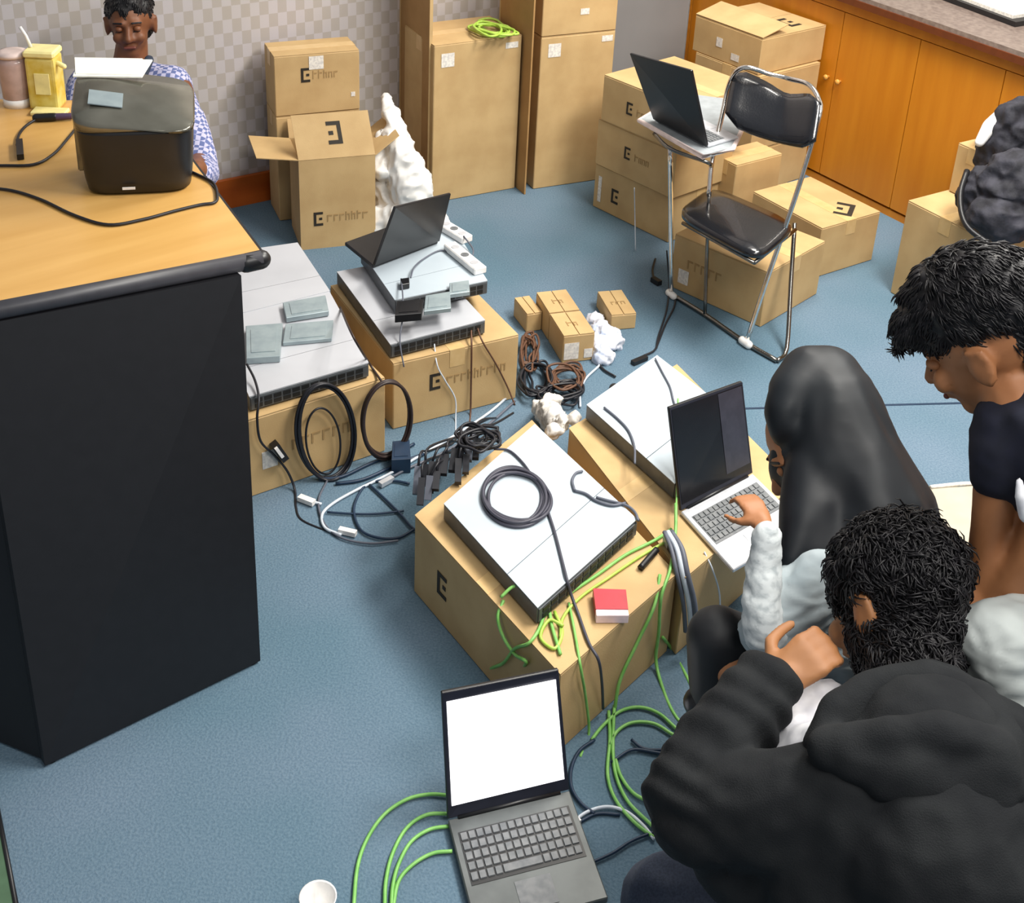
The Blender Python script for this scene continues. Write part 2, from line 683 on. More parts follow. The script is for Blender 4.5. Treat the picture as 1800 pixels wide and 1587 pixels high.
def words(n, s, seed):
    """a line of small letter-like strokes, too faint in the photo to read"""
    rnd = random.Random(seed)
    rs, x = [], 0
    for i in range(n):
        wd = s * rnd.uniform(.55, .8)
        hh = s * (1.0 if rnd.random() < .75 else 1.3)
        rs.append((x, 0, x + s * .16, hh))
        rs.append((x + s * .16, hh - s * .2 if hh <= s else s * .8, x + wd, hh if hh <= s else s))
        if rnd.random() < .6:
            rs.append((x + wd - s * .16, 0, x + wd, s * .8))
        x += wd + s * .22
    return rs


def carton(label, x, y, a, w, d, z0, h, group=None, prints=(), open_top=False, name='cardboard_box', cat='box', sag=True, tape=True):
    t = T(name, label, cat, (x, y, z0), math.radians(a), group)
    th = .003
    g = .004
    body = MB()
    if open_top:
        body.box(0, 0, 0, w, th * 1.5, h).box(0, d - th * 1.5, 0, w, d, h).box(0, th * 1.5, 0, th * 1.5, d - th * 1.5, h).box(w - th * 1.5, th * 1.5, 0, w, d - th * 1.5, h).box(th, th, .001, w - th, d - th, .006)
        link('body', body.mesh(), CARD, t)
    else:
        link('body', bevel(MB().box(0, 0, 0.0005, w, d, h - .0005).mesh(), .0025, 1), CARD, t)
        if w >= d:
            link('top_flap', MB().box(.001, .001, h, w - .001, d / 2 - .0015, h + .0025).mesh(), CARD, t)
            link('top_flap', MB().box(.001, d / 2 + .0015, h, w - .001, d - .001, h + .0025).mesh(), CARD, t)
            tp = MB().box(.0005, d / 2 - .022, h + .0026, w - .0005, d / 2 + .022, h + .0031)
            tp.box(-.0009, d / 2 - .022, h - .05, -.0002, d / 2 + .022, h + .003).box(w + .0002, d / 2 - .022, h - .05, w + .0009, d / 2 + .022, h + .003)
        else:
            link('top_flap', MB().box(.001, .001, h, w / 2 - .0015, d - .001, h + .0025).mesh(), CARD, t)
            link('top_flap', MB().box(w / 2 + .0015, .001, h, w - .001, d - .001, h + .0025).mesh(), CARD, t)
            tp = MB().box(w / 2 - .022, .0005, h + .0026, w / 2 + .022, d - .0005, h + .0031)
            tp.box(w / 2 - .022, -.0009, h - .05, w / 2 + .022, -.0002, h + .003)
        if tape and min(w, d) > .12:
            link('tape', tp.mesh(), TAPE, t)
    for p in prints:
        kind, face, cu, cv, s = p[:5]
        rot = p[5] if len(p) > 5 else 0
        if kind == 'mark':
            decal(t, face, (w, d, h), cu, cv, s, INK, rot=rot)
        elif kind == 'words':
            decal(t, face, (w, d, h), cu, cv, s, INKF, rects=words(p[6] if len(p) > 6 else 6, s, int(s * 1000) + 3), rot=rot, name='faint_print')
        elif kind == 'label':
            sw = p[6] if len(p) > 6 else s
            decal(t, face, (w, d, h), cu, cv, s, LABEL, rects=[(0, 0, sw, s)], rot=rot, name='sticker')
    return t


def qcarton(label, quad, z1, group=None, marks=()):
    """carton whose top corners are world points (front, right, back, left)"""
    c = sum(quad, V()) / 4
    t = T('cardboard_box', label, 'box', (c.x, c.y, 0), 0, group)
    link('body', bevel(MB().prism(quad, .0005, z1 - .003).mesh(), .0025, 1), CARD, t, world=True)
    f, r, b, l = quad
    m1, m2 = (f + l) / 2, (r + b) / 2
    e = .006

    def flap(a, b_, c_, d_):
        return MB().prism([a, b_, c_, d_], z1 - .003, z1)
    link('top_flap', flap(f, r, m2 + (r - m2).normalized() * .0015, m1 + (f - m1).normalized() * .0015).mesh(), CARD, t, world=True)
    link('top_flap', flap(m1 + (l - m1).normalized() * .0015, m2 + (b - m2).normalized() * .0015, b, l).mesh(), CARD, t, world=True)
    w = (f - l).normalized() * .022
    link('tape', MB().prism([m1 - w, m1 + w, m2 + w, m2 - w], z1 + .0001, z1 + .0006).mesh(), TAPE, t, world=True)
    for (P, u, s) in marks:
        u = u.normalized()
        n = u.cross(V((0, 0, 1)))
        mb = MB()
        for (a, b_, c2, e2) in mark_rects(s):
            mb.slab([P + u * a + V((0, 0, b_)) + n * .001, P + u * c2 + V((0, 0, b_)) + n * .001, P + u * c2 + V((0, 0, e2)) + n * .001, P + u * a + V((0, 0, e2)) + n * .001], n, .0006)
        link('printed_mark', mb.mesh(), INK, t, world=True)
    return t


GT = 'tall cartons along the back wall'
carton('tall cardboard box with green cable coiled on its top', -.263, 4.29, 29, .345, .25, 0, .596, GT,
       [('label', 'front', .028, .515, .05, 0, .05), ('label', 'front', .28, .555, .022, 0, .05)])
carton('tall cardboard box standing in the gap left of the three-box stack, another on its top', .108, 4.455, 25, .30, .22, 0, .590, GT,
       [('label', 'front', .03, .515, .05, 0, .05), ('label', 'front', .245, .555, .022, 0, .045)])
carton('upper cardboard box standing on a tall box, cut by the top edge', .108, 4.455, 25, .30, .22, .594, .42, GT,
       [('label', 'front', .15, .07, .022, 0, .035)])
# flattened sheets leaning on the wall
for nm, (x0, x1), yb, off in (('tall flattened cardboard sheet standing left of the tall boxes', (712, 757), 300, .0), ('tall flattened cardboard sheet standing behind the green cable', (876, 931), 288, .1)):
    pass


def sheet(label, pxl, pxr, ybl, ybr, hh, dback):
    a, b = at(pxl, ybl), at(pxr, ybr)
    u = (b - a).normalized()
    n = V((-u.y, u.x, 0))
    t = T('cardboard_sheet', label, 'cardboard', a, math.atan2(u.y, u.x), 'flattened sheets on the back wall')
    L = (b - a).length
    link('panel', MB().box(0, 0, 0, L, .006, hh).mesh(), CARDD, t)
    link('fold_edge', MB().box(-.004, -.003, 0, -.0002, .009, hh).mesh(), CARD, t)
    link('fold_edge', MB().box(L + .0002, -.003, 0, L + .004, .009, hh).mesh(), CARD, t)


sheet('tall flattened cardboard sheet standing at the left side of the tall boxes', 703, 751, 302, 352, 1.1, 0)
_a, _b = at(880, 24, .62), at(936, 60, .62)
_a.z = _b.z = 0
_u = (_b - _a).normalized()
_t = T('cardboard_sheet', 'tall flattened cardboard sheet standing behind the green coil, beside the upper tall box', 'cardboard', _a, math.atan2(_u.y, _u.x), 'flattened sheets on the back wall')
link('panel', MB().box(0, 0, .001, (_b - _a).length, .006, 1.1).mesh(), CARDD, _t)
link('fold_edge', MB().box(-.004, -.003, .001, -.0002, .009, 1.1).mesh(), CARD, _t)

# boxes behind the desk
carton('lower closed cardboard box behind the open box', -.781, 4.087, 22.3, .292, .15, 0, .385, 'stacked pair by the back wall')
carton('upper closed cardboard box with a white sticker, behind the open box', -.781, 4.087, 22.3, .292, .15, .389, .211, 'stacked pair by the back wall',
       [('mark', 'front', .09, .115, .05), ('words', 'front', .13, .125, .022, 0, 5), ('label', 'front', .118, .158, .046, 0, .05), ('label', 'front', .262, .05, .016, 0, .014)])
OX, OY, OA, OW, OD, OH = -.672, 3.872, 18.5, .254, .195, .325
OB = carton('open cardboard box with spread flaps and a dark emblem on the front flap', OX, OY, OA, OW, OD, 0, OH, None,
            [('mark', 'front', .045, .085, .05), ('words', 'front', .09, .098, .024, 0, 7)], open_top=True)
# flaps: front one raised and tilted back, side ones out
oa = math.radians(OA)


def flap(t, a, b, up, m=CARD, nm='flap', th=.003):
    a, b, up = V(a), V(b), V(up)
    n = (b - a).cross(up)
    return link(nm, MB().slab([a, b, b + up, a + up], n, th).mesh(), m, t)


ff = flap(OB, (.0, .002, OH), (OW, .002, OH), (-.012, .06, .135), CARD, 'front_flap')
un = V((1, 0, 0))
uu = V((-.012, .06, .135))
nn = un.cross(uu).normalized()
ns = -nn if nn.y > 0 else nn
mb = MB()
ms = .075
for (a, b, c, e) in mark_rects(ms):
    q = []
    for (p, r_) in ((a, b), (c, b), (c, e), (a, e)):
        p, r_ = .155 - p, .12 - r_
        q.append(V((p, .002, OH)) + uu * (r_ / uu.length) + ns * .0038)
    mb.slab(q, ns, .0006)
link('printed_mark', mb.mesh(), INK, ff)
flap(OB, (0, .0, OH), (0, OD, OH), (-.135, 0, .02), CARD, 'side_flap')
flap(OB, (OW, .0, OH), (OW, OD, OH), (.085, .02, .055), CARD, 'side_flap')
flap(OB, (0, OD, OH), (OW, OD, OH), (0, .03, .06), CARD, 'back_flap')

# white polythene sheet / foam beside it
PB = T('plastic_bag', 'crumpled white plastic sheeting heaped beside the open box', 'plastic bag', at(712, 372))
mb = MB()
for (x, y, z, r) in ((700, 290, .25, .06), (715, 320, .2, .075), (728, 350, .13, .085), (690, 350, .12, .07), (740, 385, .06, .075), (700, 395, .06, .07), (672, 330, .16, .05), (765, 400, .05, .055), (672, 390, .06, .06)):
    mb.ell(at(x, y, z), (r * .8, r * .75, r))
mb.chain([(at(680, 168, .44), .008), (at(688, 205, .40), .024), (at(705, 270, .3), .048), (at(722, 330, .18), .075)])
mb.chain([(at(668, 240, .34), .015), (at(672, 300, .24), .035)])
link('sheet', remesh(mb, .007, 3, .5, crumple(.022, 12)), PLASTW, PB, world=True, smooth=True)

# stack of three on the right
GS = 'stack of three flat cartons'
carton('flat cardboard box with a tall label, bottom of the stack of three', .576, 4.052, 41.9, .30, .374, 0, .171, GS,
       [('label', 'left', .022, .03, .1, 0, .016), ('mark', 'left', .09, .05, .055)])
carton('flat cardboard box, middle of the stack of three', .572, 4.034, 41.4, .30, .378, .175, .172, GS, [('mark', 'left', .14, .07, .045), ('words', 'left', .19, .075, .02, 0, 4)])
carton('flat cardboard box, top of the stack of three behind the chair laptop', .582, 4.017, 41.8, .36, .38, .351, .165, GS, [('mark', 'left', .12, .06, .045), ('words', 'left', .17, .065, .02, 0, 4)])
# second stack against the cabinet
G2 = 'cartons stacked against the cabinet'
for z0, hh, nm in ((0, .178, 'bottom'), (.182, .145, 'second from the bottom'), (.331, .14, 'third from the bottom')):
    carton(f'cardboard box of the stack against the cabinet, {nm}', .906, 4.478, 38, .33, .33, z0, hh, G2)
tb = carton('opened cardboard box with loose top flaps, top of the stack against the cabinet', .900, 4.492, 38, .345, .34, .475, .134, G2,
            [('label', 'left', .12, .05, .035, 0, .03), ('label', 'left', .2, .02, .025, 0, .04)], tape=False)
flap(tb, (0, 0, .142), (0, .34, .142), (.13, 0, .03), CARD, 'lifted_flap')
decal(tb, 'top', (.345, .34, .134), .21, .05, .09, INK)
carton('small cardboard box seen under the chair back', .80, 4.15, 35, .22, .13, .0, .26, None, [('label', 'front', .05, .1, .0, 0, .0)][:0])
# low boxes by the chair
G3 = 'low cartons beside the folding chair'
L1 = carton('low cardboard box under the folding chair seat', .81, 3.49, 46.8, .323, .354, 0, .19, G3, [('label', 'left', .03, .03, .05, 0, .04), ('words', 'left', .06, .09, .03, 0, 5)])
L2 = carton('low cardboard box with a dark emblem on top, right of the folding chair', 1.045, 3.836, 34, .275, .33, 0, .182, G3)
decal(L2, 'top', (.275, .33, .182), .235, .075, .10, INK, rot=math.radians(35) + PI / 2)
# right edge box with bag
carton('cardboard box holding a black backpack at the right edge', 1.445, 3.497, 32.2, .36, .311, 0, .33, None)
carton('small cardboard box standing beside the backpack', 1.50, 3.735, 32, .16, .13, .334, .165, None, [('label', 'left', .04, .0, .06, 0, .045)])
bg = at(1760, 330, .40)
BP = T('backpack', 'crumpled black nylon backpack on the right-hand cardboard box', 'bag', (1.62, 3.62, .335))
mb = MB()
for (x, y, z, r) in ((1745, 345, .43, (.1, .09, .095)), (1775, 270, .5, (.1, .1, .12)), (1790, 230, .58, (.08, .08, .1)), (1765, 380, .41, (.1, .08, .07)), (1790, 330, .48, (.12, .1, .11)), (1830, 330, .46, (.12, .12, .12)), (1780, 205, .63, (.045, .05, .05))):
    mb.ell(at(x, y, z), r)
link('body', remesh(mb, .007, 2, .5, crumple(.022, 12)), BAGN, BP, world=True, smooth=True)
link('strap', MB().tube(smoothpath([at(1700, 300, .5), at(1688, 345, .45), at(1698, 395, .4), at(1740, 430, .37)]), .009).mesh(), BLK, BP, world=True, smooth=True)
WB = T('white_pouch', 'white rounded pouch tucked behind the black backpack', 'pouch', at(1742, 250, .49))
link('body', remesh(MB().chain([(at(1764, 200, .63), .024), (at(1740, 222, .59), .024), (at(1722, 250, .55), .016)]), .006, 3), WHITE, WB, world=True, smooth=True)

# small cartons in the middle
G4 = 'small cartons on the carpet'
carton('small cardboard box with a white sticker, front one of a touching pair', .190, 3.227, 17.1, .096, .13, 0, .091, G4,
       [('label', 'front', .004, .012, .055, 0, .045), ('label', 'front', .066, .012, .03, 0, .026), ('words', 'top', .03, .05, .02, 0, 2)], tape=False)
carton('small cardboard box, rear one of a touching pair', .150, 3.357, 17.1, .096, .13, 0, .091, G4, [('words', 'top', .03, .05, .02, 0, 2)], tape=False)
carton('tiny cardboard box left of the touching pair', .085, 3.395, 22, .05, .106, 0, .062, G4, tape=False)
carton('small cardboard box standing alone by the chair', .342, 3.43, 14, .08, .15, 0, .052, G4, [('words', 'top', .02, .06, .018, 0, 3)], tape=False)

# ------------------------------------------------------------------ boxes and servers on the floor
GB = 'cartons used as server stands'
carton('wide cardboard box under the two stacked servers, emblem on its front', -.267, 2.858, 28.5, .369, .46, 0, .203, GB,
       [('mark', 'front', .105, .095, .05), ('words', 'front', .155, .103, .024, 0, 9)])
carton('cardboard box half hidden by the desk, black coils against its front', -.655, 2.498, 34.9, .46, .40, 0, .222, GB,
       [('label', 'front', .12, .07, .05, 0, .04), ('words', 'front', .2, .1, .03, 0, 6)])
carton('cardboard box mostly hidden behind the desk under the rear grey server', -.80, 2.98, 31, .34, .28, 0, .218, GB)
ZC = .212
qC1 = [at(985, 1185, ZC), at(1190, 1008, ZC), at(935, 738, ZC), at(729, 905, ZC)]
P_ = at(785, 1110, .06)
# emblem on the left-front face of the centre box
ul = (qC1[0] - qC1[3]).normalized()
qcarton('cardboard box in the centre of the floor holding the coiled cable server', qC1, ZC, GB,
        [(qC1[3] + ul * .10 - V((0, 0, qC1[3].z - .075)), ul, .06)])
qC2 = [at(1205, 1015, ZC), at(1400, 850, ZC), at(1190, 640, ZC), at(1000, 752, ZC)]
qcarton('cardboard box under the laptop and server beside the woman', qC2, ZC, GB)


def server(label, quad, z0, h, group='servers on cartons', m=STEEL, vents=True, front=(0, 1)):
    """quad: top corners front-left, front-right, back-right, back-left"""
    c = sum(quad, V()) / 4
    t = T('server', label, 'server', (c.x, c.y, z0), 0, group)
    z1 = z0 + h
    link('chassis', bevel(MB().prism(quad, z0 + .003, z1 - .002).mesh(), .0015, 1), STEELD, t, world=True)
    fl_, fr, br, bl = quad
    ins = [c + (p - c) * .994 for p in quad]
    # lid in two plates with a seam
    a, b = fl_.lerp(bl, .30), fr.lerp(br, .30)
    g = (bl - fl_).normalized() * .001
    link('lid', MB().prism([fl_, fr, b - g, a - g], z1 - .0019, z1).mesh(), m, t, world=True)
    link('lid', MB().prism([a + g, b + g, br, bl], z1 - .0019, z1).mesh(), m, t, world=True)
    u = (fr - fl_)
    n = V((u.y, -u.x, 0)).normalized()
    P = MB().slab([V((p.x, p.y, zz)) for p, zz in ((fl_.lerp(fr, .01), z0 + .006), (fl_.lerp(fr, .99), z0 + .006), (fl_.lerp(fr, .99), z1 - .006), (fl_.lerp(fr, .01), z1 - .006))], n, .003)
    f = link('front_panel', P.mesh(), STEELD, t, world=True)
    k = 12
    for i in range(k):
        x0 = .04 + .92 * i / k
        x1 = x0 + .92 / k * .78
        for (za, zb) in ((.22, .47), (.55, .8)):
            q = [V((p.x, p.y, z0 + zz * h)) + n * .0032 for p, zz in ((fl_.lerp(fr, x0), za), (fl_.lerp(fr, x1), za), (fl_.lerp(fr, x1), zb), (fl_.lerp(fr, x0), zb))]
            if i == 0:
                pass
            pm = MB().slab(q, n, .0012)
            if i == 0 and za < .3:
                allp = MB()
            allp.add(pm.v, pm.f)
    sp = link('ports', allp.mesh(), PORTS, f, world=True)
    sp['kind'] = 'stuff'
    # feet
    for p in ins:
        q = c + (p - c) * .88
        link('foot', MB().lathe([(.006, z0 + .0002), (.006, z0 + .003)], (q.x, q.y, 0), 10).mesh(), RUBBER, t, world=True)
    return t


SH = .044
z = ZC + .001 + SH
server('silver server with a black cable coil on its lid', [at(945, 1068, z), at(1120, 912, z), at(940, 745, z), at(780, 885, z)], ZC + .001, SH)
server('silver server behind the dark-screened laptop', [at(1186, 850, z), at(1312, 745, z), at(1155, 624, z), at(1031, 711, z)], ZC + .001, SH)
z = .206 + .001 + SH
q4 = [at(686, 605, z), at(853, 562, z), at(748, 448, z), at(592, 477, z)]
server('lower silver server of the stacked pair, ports facing front', q4, .2065, SH, m=STEELG)
z2 = z + .001 + SH
q4u = [at(694, 527, z2), at(857, 493, z2), at(793, 392, z2), at(634, 440, z2)]
server('upper server of the stacked pair, under the black laptop', q4u, z + .001, SH)
z = .2255 + SH
server('grey server near the desk with flat modules on it', [at(438, 697, z), at(648, 637, z), at(577, 508, z), at(375, 552, z)], .2255, SH, m=STEELG)
z = .2215 + .05
server('grey server partly hidden by the desk, behind the other grey server', [at(384, 560, z), at(580, 511, z), at(523, 426, z), at(320, 455, z)], .2215, .05, m=STEELG)


def module(label, quad, z0, h, m=GREYM, name='drive_module', cat='module', group='grey modules on servers'):
    c = sum(quad, V()) / 4
    t = T(name, label, cat, (c.x, c.y, z0), 0, group)
    link('body', bevel(MB().prism(quad, z0, z0 + h - .001).mesh(), .0012, 1), m, t, world=True)
    q = [c + (p - c) * .72 for p in quad]
    link('top_plate', MB().prism(q, z0 + h - .0009, z0 + h + .0006).mesh(), m, t, world=True)
    return t


def pq(z, *p):
    return [at(a, b, z) for a, b in p]


module('grey module nearest the desk edge on the grey server', pq(.285, (433, 632), (492, 628), (497, 570), (432, 575)), .2705, .02)
module('flat grey module with a bright plate, right front on the grey server', pq(.285, (497, 600), (583, 592), (586, 560), (502, 567)), .2705, .012)
module('flat grey module at the back edge of the grey server', pq(.29, (503, 557), (578, 545), (572, 517), (497, 530)), .2725, .016)
module('grey module at the front right of the upper stacked server', pq(.31, (745, 547), (793, 541), (791, 512), (748, 519)), .297, .014)
module('grey module behind it on the upper stacked server', pq(.31, (790, 517), (826, 512), (824, 492), (790, 497)), .297, .014)
t = module('black power adapter lying on the upper stacked server', pq(.32, (694, 554), (741, 550), (745, 525), (698, 529)), .297, .024, BLK, 'power_adapter', 'adapter', None)
module('black square adapter lying under the left laptop screen', pq(.32, (704, 497), (720, 494), (719, 484), (704, 486)), .297, .018, BLK, 'power_adapter', 'adapter', None)
# white power strips beside the stacked servers
for k, (a, b, lb) in enumerate((((775, 392), (822, 420), 'white power strip nearest the tall boxes'), ((790, 430), (845, 475), 'white power strip touching the upper server'))):
    a, b = at(*a, .31), at(*b, .31)
    d = (b - a).normalized()
    s_ = V((-d.y, d.x, 0)) * .02
    t = T('power_strip', lb, 'power strip', (a + b) / 2 + V((0, 0, -.015)), 0, 'white power strips')
    link('body', bevel(MB().prism([a - s_, b - s_, b + s_, a + s_], .2965, .318).mesh(), .003, 1), WHITE, t, world=True)
    for j in range(3):
        c = a.lerp(b, .2 + .3 * j)
        link('socket', MB().lathe([(.012, .3181), (.012, .3195)], (c.x, c.y, 0), 14).mesh(), KEYG if j == 1 else SILVER, t, world=True)

# ------------------------------------------------------------------ laptops


def laptop(label, hl, hr, fv, tl, tr=None, base_m=DECKG, key_m=KEYG, screen=SCREENW, lid_m=BLK, keys=True, stuff=False, th=.014, bez=(.035, .08), extra=None):
    """hl, hr hinge ends; fv vector to the user edge; tl top-left of the lid (points)"""
    hl, hr, fv, tl = V(hl), V(hr), V(fv), V(tl)
    tr = V(tr) if tr is not None else tl + (hr - hl)
    c = (hl + hr) / 2 + fv / 2
    n = (hr - hl).cross(-fv).normalized()
    if n.z < 0:
        n = -n
    t = T('laptop', label, 'laptop', (c.x, c.y, hl.z), 0)
    q = [hl, hr, hr + fv, hl + fv]
    link('base', bevel(MB().slab(q, n, th).mesh(), .002, 1), base_m, t, world=True)
    O = hl + n * (th + .0003)

    def P(a, b, zz=0):
        return O + (hr - hl) * a + fv * b + n * zz
    if keys:
        link('keyboard_well', MB().slab([P(.05, .14), P(.95, .14), P(.95, .62), P(.05, .62)], n, .0006).mesh(), BLK if not stuff else KEYG, t, world=True)
        rows = 5
        base_me = None
        allk = MB()
        for r in range(rows):
            nk = 14
            for k in range(nk):
                if r == rows - 1 and 4 <= k <= 8:
                    if k > 4:
                        continue
                    a0, a1 = .06 + .88 * 4 / nk, .06 + .88 * 9 / nk - .01
                else:
                    a0 = .06 + .88 * k / nk
                    a1 = a0 + .88 / nk - .010
                b0 = .155 + .45 * r / rows
                b1 = b0 + .45 / rows - .018
                kk = MB().hexa([P(a0, b0, .0008), P(a1, b0, .0008), P(a1, b1, .0008), P(a0, b1, .0008)],
                               [P(a0 + .003, b0 + .004, .003), P(a1 - .003, b0 + .004, .003), P(a1 - .003, b1 - .004, .003), P(a0 + .003, b1 - .004, .003)])
                if stuff:
                    allk.add(kk.v, kk.f)
                else:
                    link('key', kk.mesh(), key_m, t, world=True)
        if stuff:
            o = link('keys', allk.mesh(), key_m, t, world=True)
            o['kind'] = 'stuff'
        link('touchpad', MB().slab([P(.36, .68), P(.64, .68), P(.64, .93), P(.36, .93)], n, .0006).mesh(), key_m if not stuff else SILVER, t, world=True)
    link('hinge', MB().tube([hl + n * th + (hr - hl) * .08, hl + n * th + (hr - hl) * .92], .005).mesh(), BLK, t, world=True, smooth=True)
    up = tl - (hl + n * th)
    ln = (hr - hl).cross(up).normalized()
    if ln.dot(fv) < 0:
        ln = -ln
    b0, b1 = hl + n * th, hr + n * th
    lid = link('lid', bevel(MB().slab([b0, b1, tr, tl], -ln, .008).mesh(), .0018, 1), lid_m, t, world=True)

    def S(a, b, zz):
        return b0.lerp(b1, a).lerp(tl.lerp(tr, a), b) + ln * zz
    link('bezel', MB().slab([S(.005, .01, .0002), S(.995, .01, .0002), S(.995, .99, .0002), S(.005, .99, .0002)], ln, .0008).mesh(), BEZEL, lid, world=True)
    sc = link('screen', MB().slab([S(bez[0], bez[1] + .03, .0011), S(1 - bez[0], bez[1] + .03, .0011), S(1 - bez[0], 1 - bez[1], .0011), S(bez[0], 1 - bez[1], .0011)], ln, .0006).mesh(), screen, lid, world=True)
    if extra:
        for (a0, b0_, a1, b1_, mm, nm) in extra:
            link(nm, MB().slab([S(a0, b0_, .0019), S(a1, b0_, .0019), S(a1, b1_, .0019), S(a0, b1_, .0019)], ln, .0003).mesh(), mm, lid, world=True)
    return t, P, S


# laptop with the white screen in the foreground
hl, hr = at(787, 1450, .004), at(1000, 1398, .004)
fv = at(838, 1650, .004) - hl
pl = onplane(776, 1217, hl + V((0, 0, .014)), (hr - hl).cross(V((0, 0, 1))).cross(V((0, 0, 1))).normalized())
prr = onplane(982, 1176, hr + V((0, 0, .014)), (hr - hl).cross(V((0, 0, 1))).cross(V((0, 0, 1))).normalized())
LT1, P1, S1 = laptop('open grey laptop with a blank white lit screen on the carpet in front', hl, hr, fv, pl, prr, bez=(.035, .075))
# small stickers right of the keyboard
# laptop of the woman
hl, hr = at(1196, 905, .2135), at(1322, 838, .2135)
fv = at(1288, 1008, .2135) - hl
pl = onplane(1176, 716, hl + V((0, 0, .014)), (hr - hl).cross(V((0, 0, 1))).cross(V((0, 0, 1))).normalized())
prr = onplane(1305, 670, hr + V((0, 0, .014)), (hr - hl).cross(V((0, 0, 1))).cross(V((0, 0, 1))).normalized())
laptop('open silver laptop with a dark screen that the woman types on', hl, hr, fv, pl, prr, base_m=SILVER, key_m=KEYG, screen=SCREEND, lid_m=BLK, stuff=True, th=.01, bez=(.02, .03),
       extra=[(.64, .13, .97, .96, SCREEND2, 'screen_window')])
# laptop on the stacked servers, seen from behind
zt = .2965
hl, hr = at(770, 428, zt), at(655, 472, zt)
fv = at(606, 432, zt) - at(655, 472, zt)
fv = fv * 1.0
pl = onplane(790, 338, hl + V((0, 0, .014)), V((hr - hl).cross(V((0, 0, 1)))).cross(V((0, 0, 1))).normalized())
pr_ = onplane(692, 362, hr + V((0, 0, .014)), V((hr - hl).cross(V((0, 0, 1)))).cross(V((0, 0, 1))).normalized())
lt3, _, S3 = laptop('black laptop seen from behind, open on the stacked servers', hl, hr, fv, pl, pr_, base_m=BLK, key_m=BLK, keys=False, screen=SCREEND, stuff=True, th=.012)

# ------------------------------------------------------------------ folding chair with writing tablet
SZ = .36
FC = T('folding_chair', 'chrome folding chair with black vinyl seat and writing tablet', 'chair', at(1290, 560))
dz = V((0, 0, 1))


def cpart(name, mb, m, smooth=True, rm=None):
    return link(name, mb.mesh() if rm is None else rm, m, FC, world=True, smooth=smooth)


# seat pad: rounded quad
def rounded_pad(q, th, m, name, bulge=.012, n=7):
    a, b, c, d = [V(p) for p in q]
    nrm = (b - a).cross(d - a).normalized()
    if nrm.z < 0 and name == 'seat':
        nrm = -nrm
    N = 36
    rings = []
    prof = [(0.0, -.5), (.9, -.5), (1.0, -.28), (1.0, .22), (.93, .5), (.6, .62), (.001, .68)]
    for r, hgt in prof:
        rg = []
        for i in range(N):
            t = 2 * PI * i / N
            ex = .42
            u = math.copysign(abs(math.cos(t)) ** ex, math.cos(t)) * max(r, .001)
            v = math.copysign(abs(math.sin(t)) ** ex, math.sin(t)) * max(r, .001)
            s_, t_ = (u + 1) / 2, (v + 1) / 2
            p = a * (1 - s_) * (1 - t_) + b * s_ * (1 - t_) + c * s_ * t_ + d * (1 - s_) * t_
            rg.append(p + nrm * hgt * th)
        rings.append(rg)
    return MB().ring(rings)


sq = [at(1186, 378, SZ), at(1332, 460, SZ), at(1404, 398, SZ), at(1250, 330, SZ)]
cpart('seat', rounded_pad(sq, .028, VINYL, 'seat'), VINYL)
BZ = .70
bq = [at(1272, 214, BZ - .07), at(1432, 262, BZ - .07), at(1446, 168, BZ + .05), at(1290, 116, BZ + .05)]
# concave back rest with dipped top edge
brings = []
mb = MB()
nb = (bq[1] - bq[0]).cross(bq[3] - bq[0]).normalized()
NX, NY = 14, 6
grid = {}
vs, fs = [], []
for side in (0, 1):
    for j in range(NY + 1):
        for i in range(NX + 1):
            s_, t_ = i / NX, j / NY
            # round the corners
            k = abs(2 * s_ - 1)
            shrink = (1 - max(0, k - .72) / .28 * .30) if j in (0, NY) else (1 - max(0, k - .85) / .15 * .10)
            tt_ = .5 + (t_ - .5) * shrink
            p = (bq[0].lerp(bq[1], s_)).lerp(bq[3].lerp(bq[2], s_), tt_)
            dip = -.016 * math.exp(-((s_ - .60) / .16) ** 2) * t_
            p = p + dz * dip + nb * (-.028 * (1 - k * k)) + nb * (.011 if side else -.011) * (1 if 0 < i < NX and 0 < j < NY else .35)
            grid[(side, i, j)] = len(vs)
            vs.append(p)
for side in (0, 1):
    for j in range(NY):
        for i in range(NX):
            fs.append((grid[(side, i, j)], grid[(side, i + 1, j)], grid[(side, i + 1, j + 1)], grid[(side, i, j + 1)]))
bd = [(i, 0) for i in range(NX)] + [(NX, j) for j in range(NY)] + [(i, NY) for i in range(NX, 0, -1)] + [(0, j) for j in range(NY, 0, -1)]
for k in range(len(bd)):
    a, b = bd[k], bd[(k + 1) % len(bd)]
    fs.append((grid[(0,) + a], grid[(0,) + b], grid[(1,) + b], grid[(1,) + a]))
cpart('backrest', MB().add(vs, fs), VINYL)
R_ = .0075
topz = BZ + .065
_f, _t = at(1312, 603, .012), at(1440, 205, BZ)
backtube = [_f, _f.lerp(_t, .25), _f.lerp(_t, .5) + CXA * .004, _f.lerp(_t, .75) + CXA * .006, _t, at(1438, 172, BZ + .035), at(1420, 148, BZ + .055), at(1385, 138, BZ + .05), at(1352, 130, BZ + .055), at(1318, 119, BZ + .07), at(1296, 124, BZ + .055), at(1281, 150, BZ), at(1270, 200, BZ - .08), at(1252, 280, .50), at(1246, 345, .40)]
cpart('back_frame', MB().tube(smoothpath(backtube, 5), R_), CHROME)
cpart('leg', MB().tube(smoothpath([at(1246, 345, .40), at(1243, 440, .20), at(1239, 552, .012)], 4), R_ * .8), CHROMED)
cpart('leg', MB().tube(smoothpath([at(1397, 392, .33), at(1390, 500, .17), at(1383, 612, .02), at(1366, 634, .009)], 4), R_ * .9), CHROMED)
